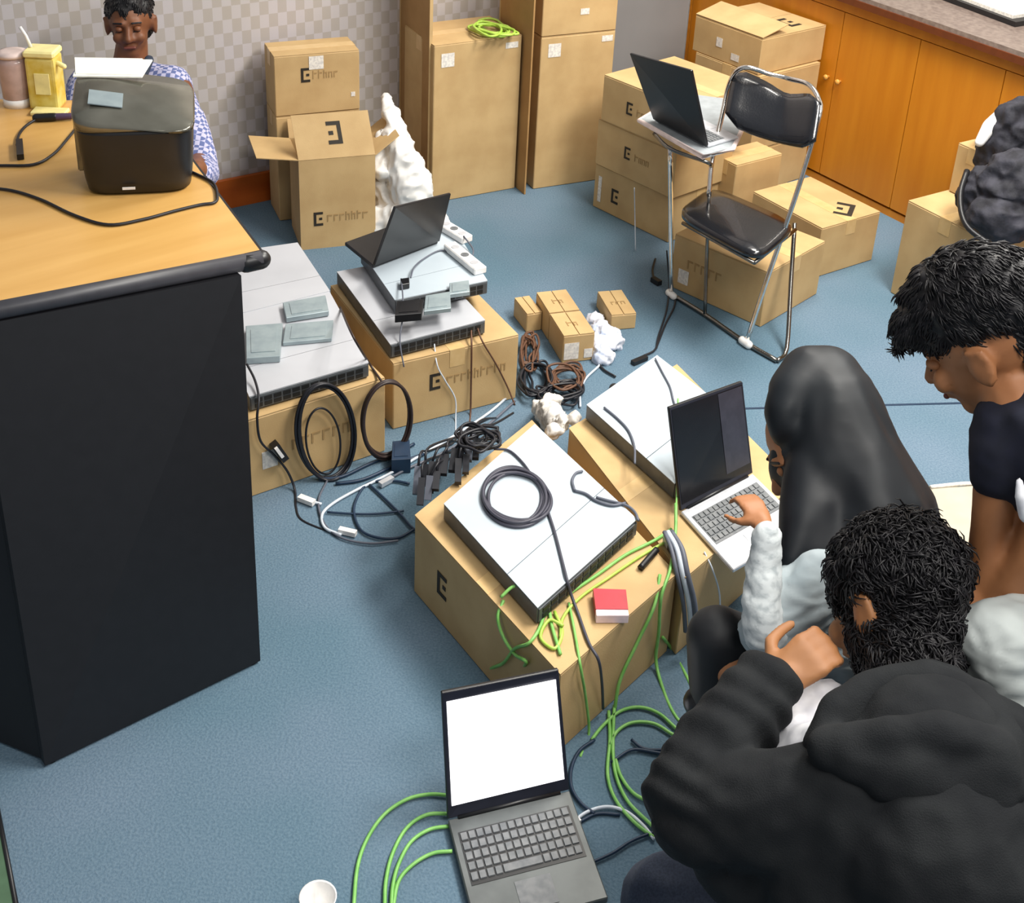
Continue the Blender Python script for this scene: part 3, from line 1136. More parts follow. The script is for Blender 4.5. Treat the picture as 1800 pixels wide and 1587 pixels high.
cpart('leg', MB().tube(smoothpath([at(1178, 258, .545), at(1179, 380, .28), at(1180, 517, .012)], 4), R_), CHROME)
cpart('floor_bar', MB().tube(smoothpath([at(1180, 517, .009), at(1239, 553, .009), at(1312, 603, .009), at(1366, 634, .009)], 4), R_), CHROMED)
cpart('foot_cap', MB().capsule(at(1305, 598, .013), .013, at(1316, 606, .013), .013), WHITE)
cpart('foot_cap', MB().capsule(at(1176, 514, .012), .012, at(1184, 521, .012), .012), WHITE)
cpart('seat_rail', MB().tube([at(1200, 392, SZ - .022), at(1326, 462, SZ - .022)], .006), CHROMED)
cpart('seat_rail', MB().tube([at(1398, 404, SZ - .022), at(1326, 462, SZ - .022)], .006), CHROMED)
# writing tablet with its support tubes
TZ = .56
tq = [at(1124, 212, TZ), at(1236, 276, TZ), at(1288, 262, TZ), at(1302, 232, TZ), at(1272, 176, TZ), at(1200, 166, TZ)]
cpart('tablet', MB().prism(tq, TZ - .006, TZ + .006), mat('tablet_board', (150, 156, 160), .4), smooth=False)
cpart('tablet_edge', MB().tube([p for p in tq], .008, closed=True), mat('tablet_trim', (226, 206, 200), .4))
cpart('tablet_support', MB().tube(smoothpath([at(1150, 235, TZ - .012), at(1180, 262, TZ - .014), at(1243, 285, TZ - .02), at(1250, 292, .5)]), .006), CHROMED)

# laptop on the tablet, lid seen from behind
zt = TZ + .0065
hl, hr = at(1245, 260, zt), at(1151, 212, zt)
fv = at(1292, 246, zt) - at(1245, 260, zt)
fv = fv.normalized() * max(fv.length, .13)
pn = V((hr - hl).cross(V((0, 0, 1)))).cross(V((0, 0, 1))).normalized()
pl = onplane(1218, 122, hl, pn)
pr_ = onplane(1110, 92, hr, pn)
laptop('slim black laptop with lid seen from behind on the chair tablet', hl, hr, fv, pl, pr_, base_m=SILVER, key_m=KEYG, screen=SCREEND, stuff=True, th=.008)

# ------------------------------------------------------------------ desk
DZ = .88
f0 = at(458, 1165)
f1 = at(80, 1350)
du = (f0 - f1).normalized()
dn = V((-du.y, du.x, 0))
Ldesk = (f0 - f1).length
DK = T('desk', 'light wood topped office desk with black panels on the left', 'desk', f1, math.atan2(du.y, du.x))
tfr = at(457, 440, DZ)
tfl = at(-480, 620, DZ)
tbr = at(262, 182, DZ)
tbl = at(-330, 170, DZ)
tbr = at(300, 232, DZ)
tb2 = at(255, 178, DZ)
top = [tfl, tfr, tbr, tb2, tbl]
link('desktop', MB().prism(top, DZ - .03, DZ).mesh(), DESKW, DK, world=True)
dirf = (tfr - tfl).normalized()
nf = V((dirf.y, -dirf.x, 0))
lp = MB().tube([tfl + nf * .004 - dz * .016, tfr + nf * .004 - dz * .016], .017, 12)
link('edge_band', lp.mesh(), LIPM, DK, world=True, smooth=True)
dirr = (tbr - tfr).normalized()
nr = V((dirr.y, -dirr.x, 0))
link('side_edge', MB().slab([tfr - dz * .034, tbr - dz * .034, tbr - dz * .002, tfr - dz * .002], nr, .006).mesh(), BLK, DK, world=True)
link('corner_bumper', MB().capsule(tfr + nf * .004 - dz * .018 - dirf * .03, .019, tfr + nf * .002 - dz * .018, .019).mesh(), BLK, DK, world=True, smooth=True)
# base: front panel, end panels
depth = .62
pt = DZ - .0305
e1 = f1 - du * 0.0
tl0, tr0 = at(-48, 574, pt), at(424, 484, pt)
trb = tr0 + (tbr - tfr) * .8
rb = f0 + dn * .42
bz = V((0, 0, .006))
lb = at(-160, 1240)
ln_ = (lb - f1).normalized()
tlb = tl0 + ln_ * .3
thk = .02
link('front_panel', MB().hexa([f1 + bz, f0 + bz, f0 + bz + dn * thk, f1 + bz + dn * thk], [tl0, tr0, tr0 + dn * thk, tl0 + dn * thk]).mesh(), DESKB, DK, world=True)
link('end_panel', MB().hexa([f0 + bz + dn * .021 - du * thk, f0 + bz + dn * .021, rb + bz, rb + bz - du * thk], [tr0 + dn * .021 - du * thk, tr0 + dn * .021, trb, trb - du * thk]).mesh(), DESKB, DK, world=True)
link('end_panel', MB().hexa([f1 + bz + dn * .021, f1 + bz + dn * .021 + du * thk, f1 + ln_ * .3 + bz + du * thk, f1 + ln_ * .3 + bz], [tl0 + dn * .021, tl0 + dn * .021 + du * thk, tlb + du * thk, tlb]).mesh(), DESKB, DK, world=True)
for p in (f0 - du * .015 + dn * .015, f1 + du * .015 + dn * .015):
    link('foot', MB().lathe([(.012, .0002), (.012, .006)], (p.x, p.y, 0), 12).mesh(), RUBBER, DK, world=True)
link('cable_grommet', MB().lathe([(.03, 0), (.03, .004), (.022, .005)], f1 + ln_ * .2 + dn * -.0 + dz * .45, 16, V((-dn.x, -dn.y, 0))).mesh(), BLK, DK, world=True)

# black appliance with glossy grey lid
dv = at(240, 345, DZ)
AP = T('desktop_printer', 'black rounded machine with a glossy grey lid on the desk', 'machine', (dv.x, dv.y, DZ + .0005))
# footprint axes follow the view of the machine: width wx, depth wy
wl, wr = at(165, 352, DZ), at(322, 345, DZ)
ax = (wr - wl).normalized()
ay = V((-ax.y, ax.x, 0))
cb = (wl + wr) / 2 + ay * .10
rings = []
prof = [(.095, .075, .001), (.103, .085, .006), (.107, .09, .03), (.112, .095, .09), (.115, .098, .135), (.116, .098, .142)]
for (rx, ry, zz) in prof:
    rg = []
    for i in range(40):
        t = 2 * PI * i / 40
        ex = .45
        u = math.copysign(abs(math.cos(t)) ** ex, math.cos(t)) * rx
        v = math.copysign(abs(math.sin(t)) ** ex, math.sin(t)) * ry
        rg.append(cb + ax * u + ay * v + dz * zz)
    rings.append(rg)
link('body', MB().ring(rings).mesh(), BLK, AP, world=True, smooth=True)
rings = []
for (k, zz, lift) in ((1.0, .1425, 0), (1.02, .147, .04), (.98, .153, .044), (.5, .158, .046), (.01, .160, .046)):
    rg = []
    for i in range(40):
        t = 2 * PI * i / 40
        ex = .36
        u = math.copysign(abs(math.cos(t)) ** ex, math.cos(t)) * .116 * k
        v = math.copysign(abs(math.sin(t)) ** ex, math.sin(t)) * .098 * k
        rg.append(cb + ax * u + ay * v + dz * (zz + lift * (v / .098 * .5 + .5) - .02 * lift / .05 * u / .116))
    rings.append(rg)
link('lid', MB().ring(rings).mesh(), PHONE, AP, world=True, smooth=True)
link('side_column', bevel(MB().prism([cb - ax * .121 - ay * .02, cb - ax * .108 - ay * .02, cb - ax * .108 + ay * .06, cb - ax * .121 + ay * .06], .03 + DZ, .17 + DZ).mesh(), .003, 1), PHONE, AP, world=True)
link('badge', MB().slab([cb - ax * .03 - ay * .0985 + dz * .02, cb - ax * .005 - ay * .0985 + dz * .02, cb - ax * .005 - ay * .0985 + dz * .025, cb - ax * .03 - ay * .0985 + dz * .025], -ay, .002).mesh(), WHITE, AP, world=True)
link('display', MB().slab([cb - ax * .085 - ay * .05 + dz * .186, cb - ax * .02 - ay * .05 + dz * .175, cb - ax * .02 - ay * .0 + dz * .186, cb - ax * .085 - ay * .0 + dz * .197], dz, .002).mesh(), GREYM, AP, world=True)
PP = T('paper_sheet', 'white paper sheets lying on the back of the grey lid', 'paper', cb + dz * .2 + ay * .08)
pc = cb + ay * .085 - ax * .035 + dz * .216
link('sheet', MB().slab([pc - ax * .085 - ay * .03 - dz * .01, pc + ax * .05 - ay * .03 - dz * .016, pc + ax * .07 + ay * .03 + dz * .0, pc - ax * .075 + ay * .03 + dz * .006], dz, .003).mesh(), PAPER, PP, world=True)
link('sheet', MB().slab([pc - ax * .08 - ay * .025 - dz * .006, pc + ax * .045 - ay * .025 - dz * .012, pc + ax * .05 + ay * .03 + dz * .004, pc - ax * .085 + ay * .03 + dz * .010], dz, .002).mesh(), PAPER, PP, world=True)

# pitcher and drink container
c = at(32, 184, DZ)
PT = T('plastic_jug', 'clear pinkish plastic jug at the left end of the desk', 'jug', c)
s_ = .9
link('body', MB().lathe([(.028, .001), (.030, .004), (.034, .06), (.036, .105), (.034, .12), (.031, .12), (.033, .105), (.031, .06), (.027, .006), (.001, .006)], c, 20).mesh(), CLEARP, PT, world=True, smooth=True)
link('lid', MB().lathe([(.036, .121), (.036, .13), (.02, .133), (.001, .133)], c, 20).mesh(), mat('pinkish_lid', (206, 186, 180), .5), PT, world=True, smooth=True)
link('base', MB().lathe([(.032, .0), (.032, .02), (.001, .021)], c + dz * .007 * 0 + dz * .0, 20).mesh(), WHITE, PT, world=True, smooth=True)
c = at(86, 186, DZ)
JR = T('drink_dispenser', 'square yellow drink container with a white straw on the desk', 'container', c)
link('body', bevel(MB().box(-.034, -.03, .001, .034, .03, .125).mesh(), .006, 2), TEA, JR)
link('lid', bevel(MB().box(-.036, -.032, .126, .036, .032, .142).mesh(), .004, 1), LIDY, JR)
link('tap', MB().capsule((.036, -.01, .11), .006, (.052, -.016, .105), .006).mesh(), LIDY, JR, smooth=True)
link('tray', bevel(MB().box(-.02, -.07, .0005, .06, -.031, .01).mesh(), .002, 1), LIDY, JR)
link('straw', MB().tube([(-.025, 0, .143), (-.034, 0, .17), (-.045, .0, .19)], .004).mesh(), WHITE, JR, smooth=True)
link('label_print', MB().box(-.014, -.0335, .04, .02, -.0305, .09).mesh(), LIDY, JR)

# adapter and cables on the desk
zt = DZ + .004
c0, c1 = at(64, 207, DZ + .01), at(126, 204, DZ + .01)
AD = T('power_adapter', 'black and purple cable plug lying on the desk beside the machine', 'adapter', at(95, 212, DZ))
link('body', bevel(MB().capsule(c0, .0095, c0.lerp(c1, .5), .0095).mesh(), .0001, 1), BLK, AD, world=True, smooth=True)
link('sleeve', MB().capsule(c0.lerp(c1, .5), .0085, c1, .0075).mesh(), mat('purple_sleeve', (74, 56, 84), .5), AD, world=True, smooth=True)
zz = DZ + .004
cable('adapter_cable', [[at(66, 208, DZ + .008), at(45, 222, zz), at(33, 238, zz), at(30, 255, zz)]], .0032, CABLE, 'short black cable curling from the plug on the desk', parts=[('plug', plug(at(34, 248, DZ + .0075), at(36, 276, DZ + .0075), .007, .006), BLK)])
cable('power_cable', [[at(-60, 292, zz), at(0, 291, zz), at(60, 289, zz), at(95, 270, zz), at(118, 245, zz), at(132, 228, zz), at(145, 215, zz)]], .0032, CABLE, 'black cable curving from the left edge of the desk to the machine')
cable('power_cable', [[at(-60, 331, zz), at(10, 333, zz), at(70, 350, zz), at(130, 378, zz), at(190, 395, zz), at(250, 386, zz), at(310, 370, zz), at(352, 360, zz), at(377, 356, zz), at(382, 345, zz), at(375, 322, zz), at(345, 306, zz), at(325, 298, zz)]], .0032, CABLE, 'long black cable looping across the desk in front of the machine')

# ------------------------------------------------------------------ people
def RV(f, u):
    """rotation matrix with columns: left, forward, up"""
    f = V(f).normalized()
    l = V(u).cross(f).normalized()
    u2 = f.cross(l)
    m = Matrix((l, f, u2)).transposed()
    return m


def head_prims(mb, c, R, s, ears=True):
    """s = head height (chin to crown) / .23"""
    def P(x, y, z_):
        return c + R @ V((x * s, y * s, z_ * s))
    mb.ell(P(0, -.01, .025), (.075 * s, .094 * s, .092 * s), R)
    mb.ell(P(0, .025, -.03), (.058 * s, .068 * s, .075 * s), R)
    mb.ell(P(0, .055, -.085), (.032 * s, .03 * s, .025 * s), R)
    mb.capsule(P(0, .085, .012), .009 * s, P(0, .110, -.028), .0125 * s)
    mb.capsule(P(-.014, .098, -.031), .008 * s, P(.014, .098, -.031), .008 * s)
    for x in (-1, 1):
        mb.ell(P(x * .034, .078, -.028), (.022 * s, .017 * s, .022 * s), R)
        mb.capsule(P(x * .018, .086, .024), .009 * s, P(x * .046, .074, .022), .008 * s)
        if ears:
            mb.ell(P(x * .080, -.008, -.010), (.010 * s, .022 * s, .036 * s), R)
            mb.chain([(P(x * .086, .004, .020), .005 * s), (P(x * .089, -.022, .016), .0055 * s), (P(x * .087, -.024, -.012), .0055 * s), (P(x * .083, -.008, -.042), .006 * s)])
    mb.capsule(P(-.018, .088, -.058), .008 * s, P(.018, .088, -.058), .008 * s)
    return P


def face_parts(body, P, s, skin):
    for x in (-1, 1):
        link('eyelid', MB().ell(P(x * .031, .080, .004), (.0135 * s, .012 * s, .0105 * s), None, 12, 8).mesh(), skin, body, world=True, smooth=True)
        link('eyelashes', MB().capsule(P(x * .020, .0885, -.003), .0016 * s, P(x * .040, .0865, -.003), .0016 * s).mesh(), HAIR, body, world=True, smooth=True)
        link('eyebrow', MB().capsule(P(x * .018, .0915, .027), .0032 * s, P(x * .046, .0795, .025), .0028 * s).mesh(), HAIR, body, world=True, smooth=True)
    link('lips', MB().capsule(P(-.016, .0945, -.059), .0055 * s, P(.016, .0945, -.059), .0055 * s).mesh(), LIP, body, world=True, smooth=True)


def hand(mb, wrist, pd, palm_n, s=1.0, curl=.5, side=1, spread=.18):
    """five fingered hand: wrist point, pointing direction pd, palm normal (towards the palm side)"""
    pd = V(pd).normalized()
    pn_ = V(palm_n)
    pn_ = (pn_ - pd * pn_.dot(pd)).normalized()
    sd_ = pd.cross(pn_).normalized() * side
    w = .034 * s
    mb.chain([(wrist, .021 * s), (wrist + pd * .03 * s, .022 * s)])
    for k in (-1, -.33, .33, 1):
        mb.capsule(wrist + pd * .02 * s + sd_ * k * w * .55, .0125 * s, wrist + pd * .082 * s + sd_ * k * w * .85, .0115 * s)
    for i, (k, L) in enumerate(((-1, .062), (-.33, .074), (.33, .078), (1, .068))):
        p = wrist + pd * .085 * s + sd_ * k * w * .85
        d = (pd + sd_ * k * spread * .3).normalized()
        r = .0086 * s
        for j, f in enumerate((.45, .32, .23)):
            a = curl * (.55 if j == 0 else .95)
            ax_ = d.cross(pn_).normalized()
            d = Matrix.Rotation(a, 3, ax_) @ d
            # bend towards the palm
            if d.dot(pn_) < 0:
                d = Matrix.Rotation(-2 * a, 3, ax_) @ d
            q = p + d * L * f * s
            mb.capsule(p, r, q, r * .92)
            p, r = q, r * .92
    p = wrist + pd * .022 * s + sd_ * w * .8
    q = p + (pd * .55 + sd_ * .75 + pn_ * .35).normalized() * .04 * s
    e = q + (pd * .9 + sd_ * .25 + pn_ * (.3 + curl * .4)).normalized() * .032 * s
    g = e + (pd * 1.0 + pn_ * (.2 + curl * .5)).normalized() * .026 * s
    mb.chain([(p, .013 * s), (q, .0115 * s), (e, .0098 * s), (g, .0085 * s)])


def hair_cap(c, R, s, P, clumps=0, seed=1, rad=(.084, .104, .086), off=(0, -.016, .042), fringe=(), clump_r=.007, clump_l=.03, backlow=True, flow=False, lift_=.006, extra=(), jitter=.45):
    mb = MB()
    mb.ell(P(*off), tuple(r * s for r in rad), R)
    if backlow:
        mb.ell(P(0, -.045, -.02), (.074 * s, .062 * s, .07 * s), R)
    for a, b, r0, r1 in fringe:
        mb.capsule(P(*a), r0 * s, P(*b), r1 * s)
    for ch_ in extra:
        mb.chain(ch_)
    me = remesh(mb, .006, 3, .5, (.006, 40, (1, 1, 1)))
    if clumps:
        rnd = random.Random(seed)
        mb2 = MB()
        n = 0
        nv = len(me.vertices)
        for _ in range(clumps):
            v = me.vertices[rnd.randrange(nv)]
            nn_ = v.normal
            jit = V((rnd.uniform(-1, 1), rnd.uniform(-1, 1), rnd.uniform(-1, 1)))
            if flow:
                g = -(R @ V((0, -.15, 1))) + (R @ V((0, 1, 0))) * (.8 if (v.co - c).dot(R @ V((0, 1, 0))) > .02 else -.5) + jit * jitter
                tdir = g - nn_ * g.dot(nn_)
                if tdir.length < .05:
                    tdir = nn_.cross(jit)
                tdir.normalize()
            else:
                tdir = nn_.cross(jit).normalized()
            p0 = v.co - nn_ * .003
            L = clump_l * rnd.uniform(.6, 1.2)
            p1 = p0 + nn_ * lift_ + tdir * L * .35
            p2 = p0 + nn_ * lift_ + tdir * L * .75
            p3 = p0 + nn_ * .001 + tdir * L
            mb2.tube([p0, p1, p2, p3], [clump_r * .6, clump_r, clump_r * .8, clump_r * .25], 5)
        n0 = len(me.vertices)
        vs_ = [v.co.copy() for v in me.vertices] + [V(v) for v in mb2.v]
        fs_ = [tuple(p.vertices) for p in me.polygons] + [tuple(i + n0 for i in f) for f in mb2.f]
        me2 = bpy.data.meshes.new('hair')
        me2.from_pydata([tuple(v) for v in vs_], [], fs_)
        me = me2
    return me


RT, UPV, AW = CXA, CYA, CF      # right, up, away as seen by the photographer

# ---- man in the charcoal hoodie, foreground
k0 = 1.98
hc = K(1570, 1050, k0)
PM = T('person', 'man in a charcoal hoodie with curly black hair sitting on the floor, seen from behind', 'person', V((hc.x + .02, hc.y - .1, 0)))
R = RV(-RT * .62 + AW * .75 - UPV * .34, UPV * .9 + AW * .25 - RT * .1)
body = MB()
P = head_prims(body, hc + UPV * -.012, R, 1.04)
nk = K(1615, 1235, 1.86)
body.chain([(hc - UPV * .06 - AW * .04 + RT * .02, .05), (nk, .058), (K(1625, 1330, 1.75), .08)])
tor = [(K(1625, 1330, 1.75), .10), (K(1640, 1500, 1.72), .13), (K(1650, 1680, 1.80), .14)]
body.chain(tor)
sh, el, wr_ = K(1480, 1395, 1.74), K(1222, 1425, 1.80), K(1345, 1222, 1.90)
body.chain([(sh, .045), (el, .038), (wr_, .027)])
hw = K(1358, 1206, 1.905)
hand(body, hw, RT * .75 + UPV * .55 + AW * .1, RT * .5 - UPV * .2 + AW * .8, .92, .9, 1)
rs = K(1790, 1400, 1.74)
re = K(1900, 1600, 1.85)
rh = K(1800, 1700, 2.0)
body.chain([(rs, .045), (re, .038), (rh, .027)])
hand(body, rh, -RT + AW * .4, -UPV, .9, .4, 1)
hipL, kneeL, ftL = K(1560, 1720, 1.88), K(1180, 1590, 1.98), K(1400, 1700, 2.12)
body.chain([(hipL, .08), (kneeL, .055), (ftL, .035)])
hipR = K(1750, 1730, 1.88)
body.chain([(hipR, .08), (K(1950, 1640, 2.05), .055), (K(1600, 1660, 2.2), .035)])
bo = link('body', remesh(body, .0062, 3, .5), SKIN1, PM, world=True, smooth=True)
hm = hair_cap(hc, R, 1.04, P, clumps=6500, seed=4, rad=(.086, .106, .092), off=(0, -.02, .040), clump_r=.0016, clump_l=.032, lift_=.007, flow=True, jitter=1.15,
              extra=([(hc + RT * .03, .075), (K(1592, 1125, 1.94), .082), (K(1608, 1190, 1.885), .066)],))
link('hair', hm, HAIR, PM, world=True, smooth=True)
# white tee seen between arm and hood
tee = MB()
tee.chain([(K(1455, 1232, 1.97), .035), (K(1420, 1280, 1.93), .045), (K(1400, 1340, 1.88), .05), (K(1500, 1340, 1.82), .07)])
link('tee_shirt', remesh(tee, .007, 3, .5, (.006, 30, (1, 1, .3))), WTEE, PM, world=True, smooth=True)
hd = MB()
# sleeve of the raised arm
hd.chain([(K(1500, 1400, 1.72), .085), (K(1370, 1425, 1.74), .078), (K(1240, 1428, 1.79), .076), (K(1222, 1400, 1.81), .074), (K(1262, 1310, 1.84), .062), (K(1310, 1250, 1.87), .056), (K(1345, 1208, 1.895), .05)])
hd.ell(K(1225, 1430, 1.80), (.07, .07, .07))
hd.chain([(K(1530, 1262, 1.82), .05), (K(1610, 1238, 1.81), .055), (K(1690, 1255, 1.80), .055)])
hd.chain([(K(1640, 1340, 1.72), .115), (K(1640, 1500, 1.70), .155), (K(1650, 1690, 1.78), .17)])
hd.chain([(K(1500, 1400, 1.72), .085), (K(1560, 1300, 1.76), .07), (K(1640, 1260, 1.78), .075), (K(1740, 1330, 1.76), .085), (K(1800, 1400, 1.74), .09), (K(1900, 1600, 1.83), .07), (K(1800, 1710, 2.0), .05)])
hd.chain([(K(1500, 1420, 1.72), .10), (K(1500, 1560, 1.74), .13), (K(1520, 1700, 1.78), .14)])
hd.chain([(K(1790, 1420, 1.72), .10), (K(1790, 1560, 1.74), .13), (K(1780, 1700, 1.78), .14)])
hd.ell(K(1330, 1500, 1.80), (.10, .08, .07))
_fa = (wr_ - el).normalized()


def hoodie_folds(p):
    d = p - el
    t = d.dot(_fa)
    o_ = (d - _fa * t).length
    f = .007 * noise.noise(V((p.x * 8, p.y * 8, p.z * 22)))
    w = max(0, 1 - o_ / .12) * (1 if -.05 < t < .3 else 0)
    return f + w * .007 * math.sin(t * 150 + 3.5 * noise.noise(p * 9)) + .003 * noise.noise(p * 34)


link('hoodie', remesh(hd, .0075, 5, .5, hoodie_folds), HOODIE, PM, world=True, smooth=True)
# hood lying on the back
ho = MB()
ho.chain([(K(1438, 1312, 1.73), .024), (K(1470, 1255, 1.75), .028), (K(1540, 1214, 1.77), .029), (K(1630, 1197, 1.765), .030), (K(1712, 1232, 1.735), .032), (K(1752, 1300, 1.69), .036), (K(1752, 1380, 1.655), .036)])
for row in (((1462, 1322, 1.69), (1560, 1302, 1.665), (1660, 1296, 1.65), (1745, 1322, 1.65)), ((1500, 1336, 1.67), (1600, 1345, 1.645), (1745, 1355, 1.64)), ((1560, 1370, 1.65), (1650, 1385, 1.635), (1742, 1400, 1.632)), ((1620, 1412, 1.64), (1735, 1430, 1.63)), ((1680, 1455, 1.635), (1722, 1458, 1.63))):
    ho.chain([(K(*p), .034) for p in row])
hood = link('hood', remesh(ho, .006, 9, .5, (.006, 12, (1, 1, 1.6))), HOODIE, PM, world=True, smooth=True)
link('cuff', remesh(MB().chain([(K(1335, 1222, 1.893), .046), (K(1352, 1203, 1.90), .042)]), .006, 2), HOODIE, PM, world=True, smooth=True)
jn = MB()
jn.chain([(K(1560, 1700, 1.88), .11), (K(1350, 1610, 1.95), .095), (K(1175, 1585, 1.99), .075), (K(1400, 1700, 2.12), .06)])
jn.chain([(K(1750, 1730, 1.88), .11), (K(1950, 1640, 2.05), .08), (K(1600, 1660, 2.2), .06)])
link('jeans', remesh(jn, .008, 4, .5, (.006, 18, (1, 1, 1))), JEANS, PM, world=True, smooth=True)

# ---- woman in a black headscarf
hc = K(1438, 776, 2.345)
PWm = T('person', 'woman in a long black headscarf and pale grey top typing on the silver laptop', 'person', V((hc.x + .1, hc.y + .05, 0)))
R = RV(-RT * .80 - UPV * .55 + AW * .05, UPV * .85 - RT * .45)
body = MB()
P = head_prims(body, hc + V((0, 0, -.01)), R, .95, ears=False)
body.chain([(hc - UPV * .06, .045), (K(1475, 860, 2.34), .05), (K(1500, 1000, 2.28), .10), (K(1500, 1150, 2.28), .11)])
shw, elw, wrw = K(1425, 1000, 2.20), K(1342, 1112, 2.12), K(1345, 940, 2.17)
body.chain([(shw, .038), (elw, .032), (wrw, .022)])
hand(body, K(1347, 925, 2.185), -RT * .3 + UPV * .5 + AW * .6, V((0, 0, -1)), .62, .6, 1)
hipw = K(1500, 1200, 2.3)
body.chain([(hipw, .08), (K(1290, 1160, 2.2), .05), (K(1300, 1290, 2.28), .035)])
link('body', remesh(body, .006, 3, .5), SKIN2, PWm, world=True, smooth=True)
face_parts(PWm, P, .95, SKIN2)
sc_ = MB()
sc_.chain([(K(1452, 672, 2.38), .072), (K(1450, 722, 2.37), .104), (K(1474, 820, 2.34), .120), (K(1518, 920, 2.31), .132), (K(1545, 1000, 2.28), .125)])
sc_.chain([(K(1424, 656, 2.37), .055), (K(1392, 690, 2.34), .045), (K(1381, 726, 2.32), .038), (K(1384, 752, 2.31), .032)])
sc_.chain([(K(1425, 830, 2.29), .052), (K(1412, 920, 2.24), .044), (K(1388, 985, 2.2), .022)])
sc_.chain([(K(1440, 900, 2.26), .06), (K(1450, 975, 2.22), .05), (K(1520, 1000, 2.24), .07)])
_ax = K(1450, 700, 2.37)


def scarf_folds(p):
    d = p - _ax
    a = math.atan2(d.y, d.x)
    low = min(1, max(0, (_ax.z + .06 - p.z) / .22))
    return low * (.0065 * math.sin(a * 9 + 2.2 * noise.noise(p * 4)) + .004 * math.sin(a * 17 + 3 * noise.noise(p * 5))) + .003 * noise.noise(p * 9)


link('headscarf', remesh(sc_, .007, 16, .5, scarf_folds), HIJAB, PWm, world=True, smooth=True)
tp = MB()
tp.chain([(K(1440, 1020, 2.20), .062), (K(1400, 1070, 2.16), .066), (K(1350, 1108, 2.12), .048)])
tp.chain([(K(1440, 1020, 2.24), .075), (K(1470, 1120, 2.25), .11), (K(1500, 1200, 2.28), .13)])
tp.chain([(K(1370, 1160, 2.2), .045), (K(1420, 1200, 2.22), .07)])
link('top', remesh(tp, .0065, 4, .5, (.007, 30, (.6, .6, 2.4))), GSLEEVE, PWm, world=True, smooth=True)
sl = MB()
sl.chain([(K(1348, 943, 2.165), .026), (K(1343, 1000, 2.15), .030), (K(1341, 1060, 2.12), .034), (K(1346, 1108, 2.10), .038)])
link('sleeve', remesh(sl, .0055, 3, .5, (.004, 36, (.6, .6, 2))), PSLEEVE, PWm, world=True, smooth=True)
tr_ = MB()
tr_.chain([(K(1520, 1220, 2.3), .11), (K(1380, 1190, 2.26), .08), (K(1262, 1120, 2.2), .055), (K(1262, 1200, 2.24), .052), (K(1300, 1300, 2.3), .045)])
link('trousers', remesh(tr_, .008, 4), BLKM, PWm, world=True, smooth=True)
link('shoe', remesh(MB().chain([(K(1230, 1235, 2.27), .03), (K(1300, 1290, 2.3), .032)]), .006, 2), BLK, PWm, world=True, smooth=True)

# ---- man leaning in at the right edge
hc = K(1733, 602, 1.96)
PR = T('person', 'man in a navy shirt leaning in at the right edge, head bowed', 'person', V((hc.x + .2, hc.y + .05, 0)))
R = RV(-RT * .70 - UPV * .36 + AW * .62, UPV * .88 - RT * .12 - AW * .30)
body = MB()
P = head_prims(body, hc, R, .95)
body.chain([(hc - UPV * .05 + RT * .03, .05), (K(1805, 735, 1.93), .06)])
body.chain([(K(1880, 785, 1.93), .11), (K(1985, 880, 1.98), .125), (K(2010, 1060, 2.1), .13)])
body.chain([(K(1775, 790, 1.93), .05), (K(1752, 850, 1.94), .034), (K(1740, 930, 1.96), .029), (K(1722, 1040, 1.99), .024)])
hand(body, K(1719, 1055, 2.0), -RT * .1 - UPV * .9 + AW * .3, AW, .75, .3, 1)
body.chain([(K(1850, 900, 1.9), .035), (K(1812, 985, 1.93), .034), (K(1755, 1040, 1.97), .027)])
hand(body, K(1745, 1052, 1.975), -RT * .7 - UPV * .6, AW, .85, .5, -1)
body.chain([(K(2000, 1100, 2.1), .09), (K(1775, 1130, 1.96), .05), (K(1782, 1220, 1.96), .04)])
bo = link('body', remesh(body, .0062, 3, .5), SKIN2, PR, world=True, smooth=True)
face_parts(PR, P, .95, SKIN2)
hm = hair_cap(hc, R, .98, P, clumps=6500, seed=9, rad=(.082, .112, .088), off=(0, -.012, .072), clump_r=.0015, clump_l=.026, flow=True, lift_=.003, backlow=False, fringe=(((-.035, .075, .075), (.035, .075, .075), .036, .036), ((0, .09, .075), (.02, .118, .055), .024, .014), ((0, -.07, .02), (0, -.075, -.02), .06, .045)))
link('hair', hm, HAIR, PR, world=True, smooth=True)
st = MB()
st.chain([(K(1880, 785, 1.93), .128), (K(1985, 880, 1.98), .145), (K(2010, 1070, 2.1), .15)])
st.chain([(K(1810, 770, 1.92), .08), (K(1772, 800, 1.925), .058), (K(1760, 826, 1.93), .046)])
st.chain([(K(1730, 758, 1.94), .022), (K(1790, 750, 1.93), .065), (K(1860, 720, 1.93), .08)])
link('shirt', remesh(st, .0075, 4, .5, (.008, 13, (1, 1, 1))), NAVY, PR, world=True, smooth=True)
link('undershirt', remesh(MB().chain([(K(1792, 845, 1.86), .005), (K(1796, 872, 1.86), .010), (K(1806, 905, 1.87), .013)]), .004, 2), WTEE, PR, world=True, smooth=True)
ts = MB()
kn_ = K(1775, 1230, 1.95)
an_ = V((kn_.x + .05, kn_.y + .02, .07))
ts.chain([(kn_, .062), (an_, .045)])
ts.chain([(K(2000, 1120, 2.1), .12), (K(1880, 1120, 2.02), .09), (K(1758, 1128, 1.90), .064), (K(1766, 1220, 1.93), .066), (K(1790, 1330, 2.0), .062)])
link('trousers', remesh(ts, .0065, 4, .5, (.006, 20, (1, 1, 2))), TROUS, PR, world=True, smooth=True)
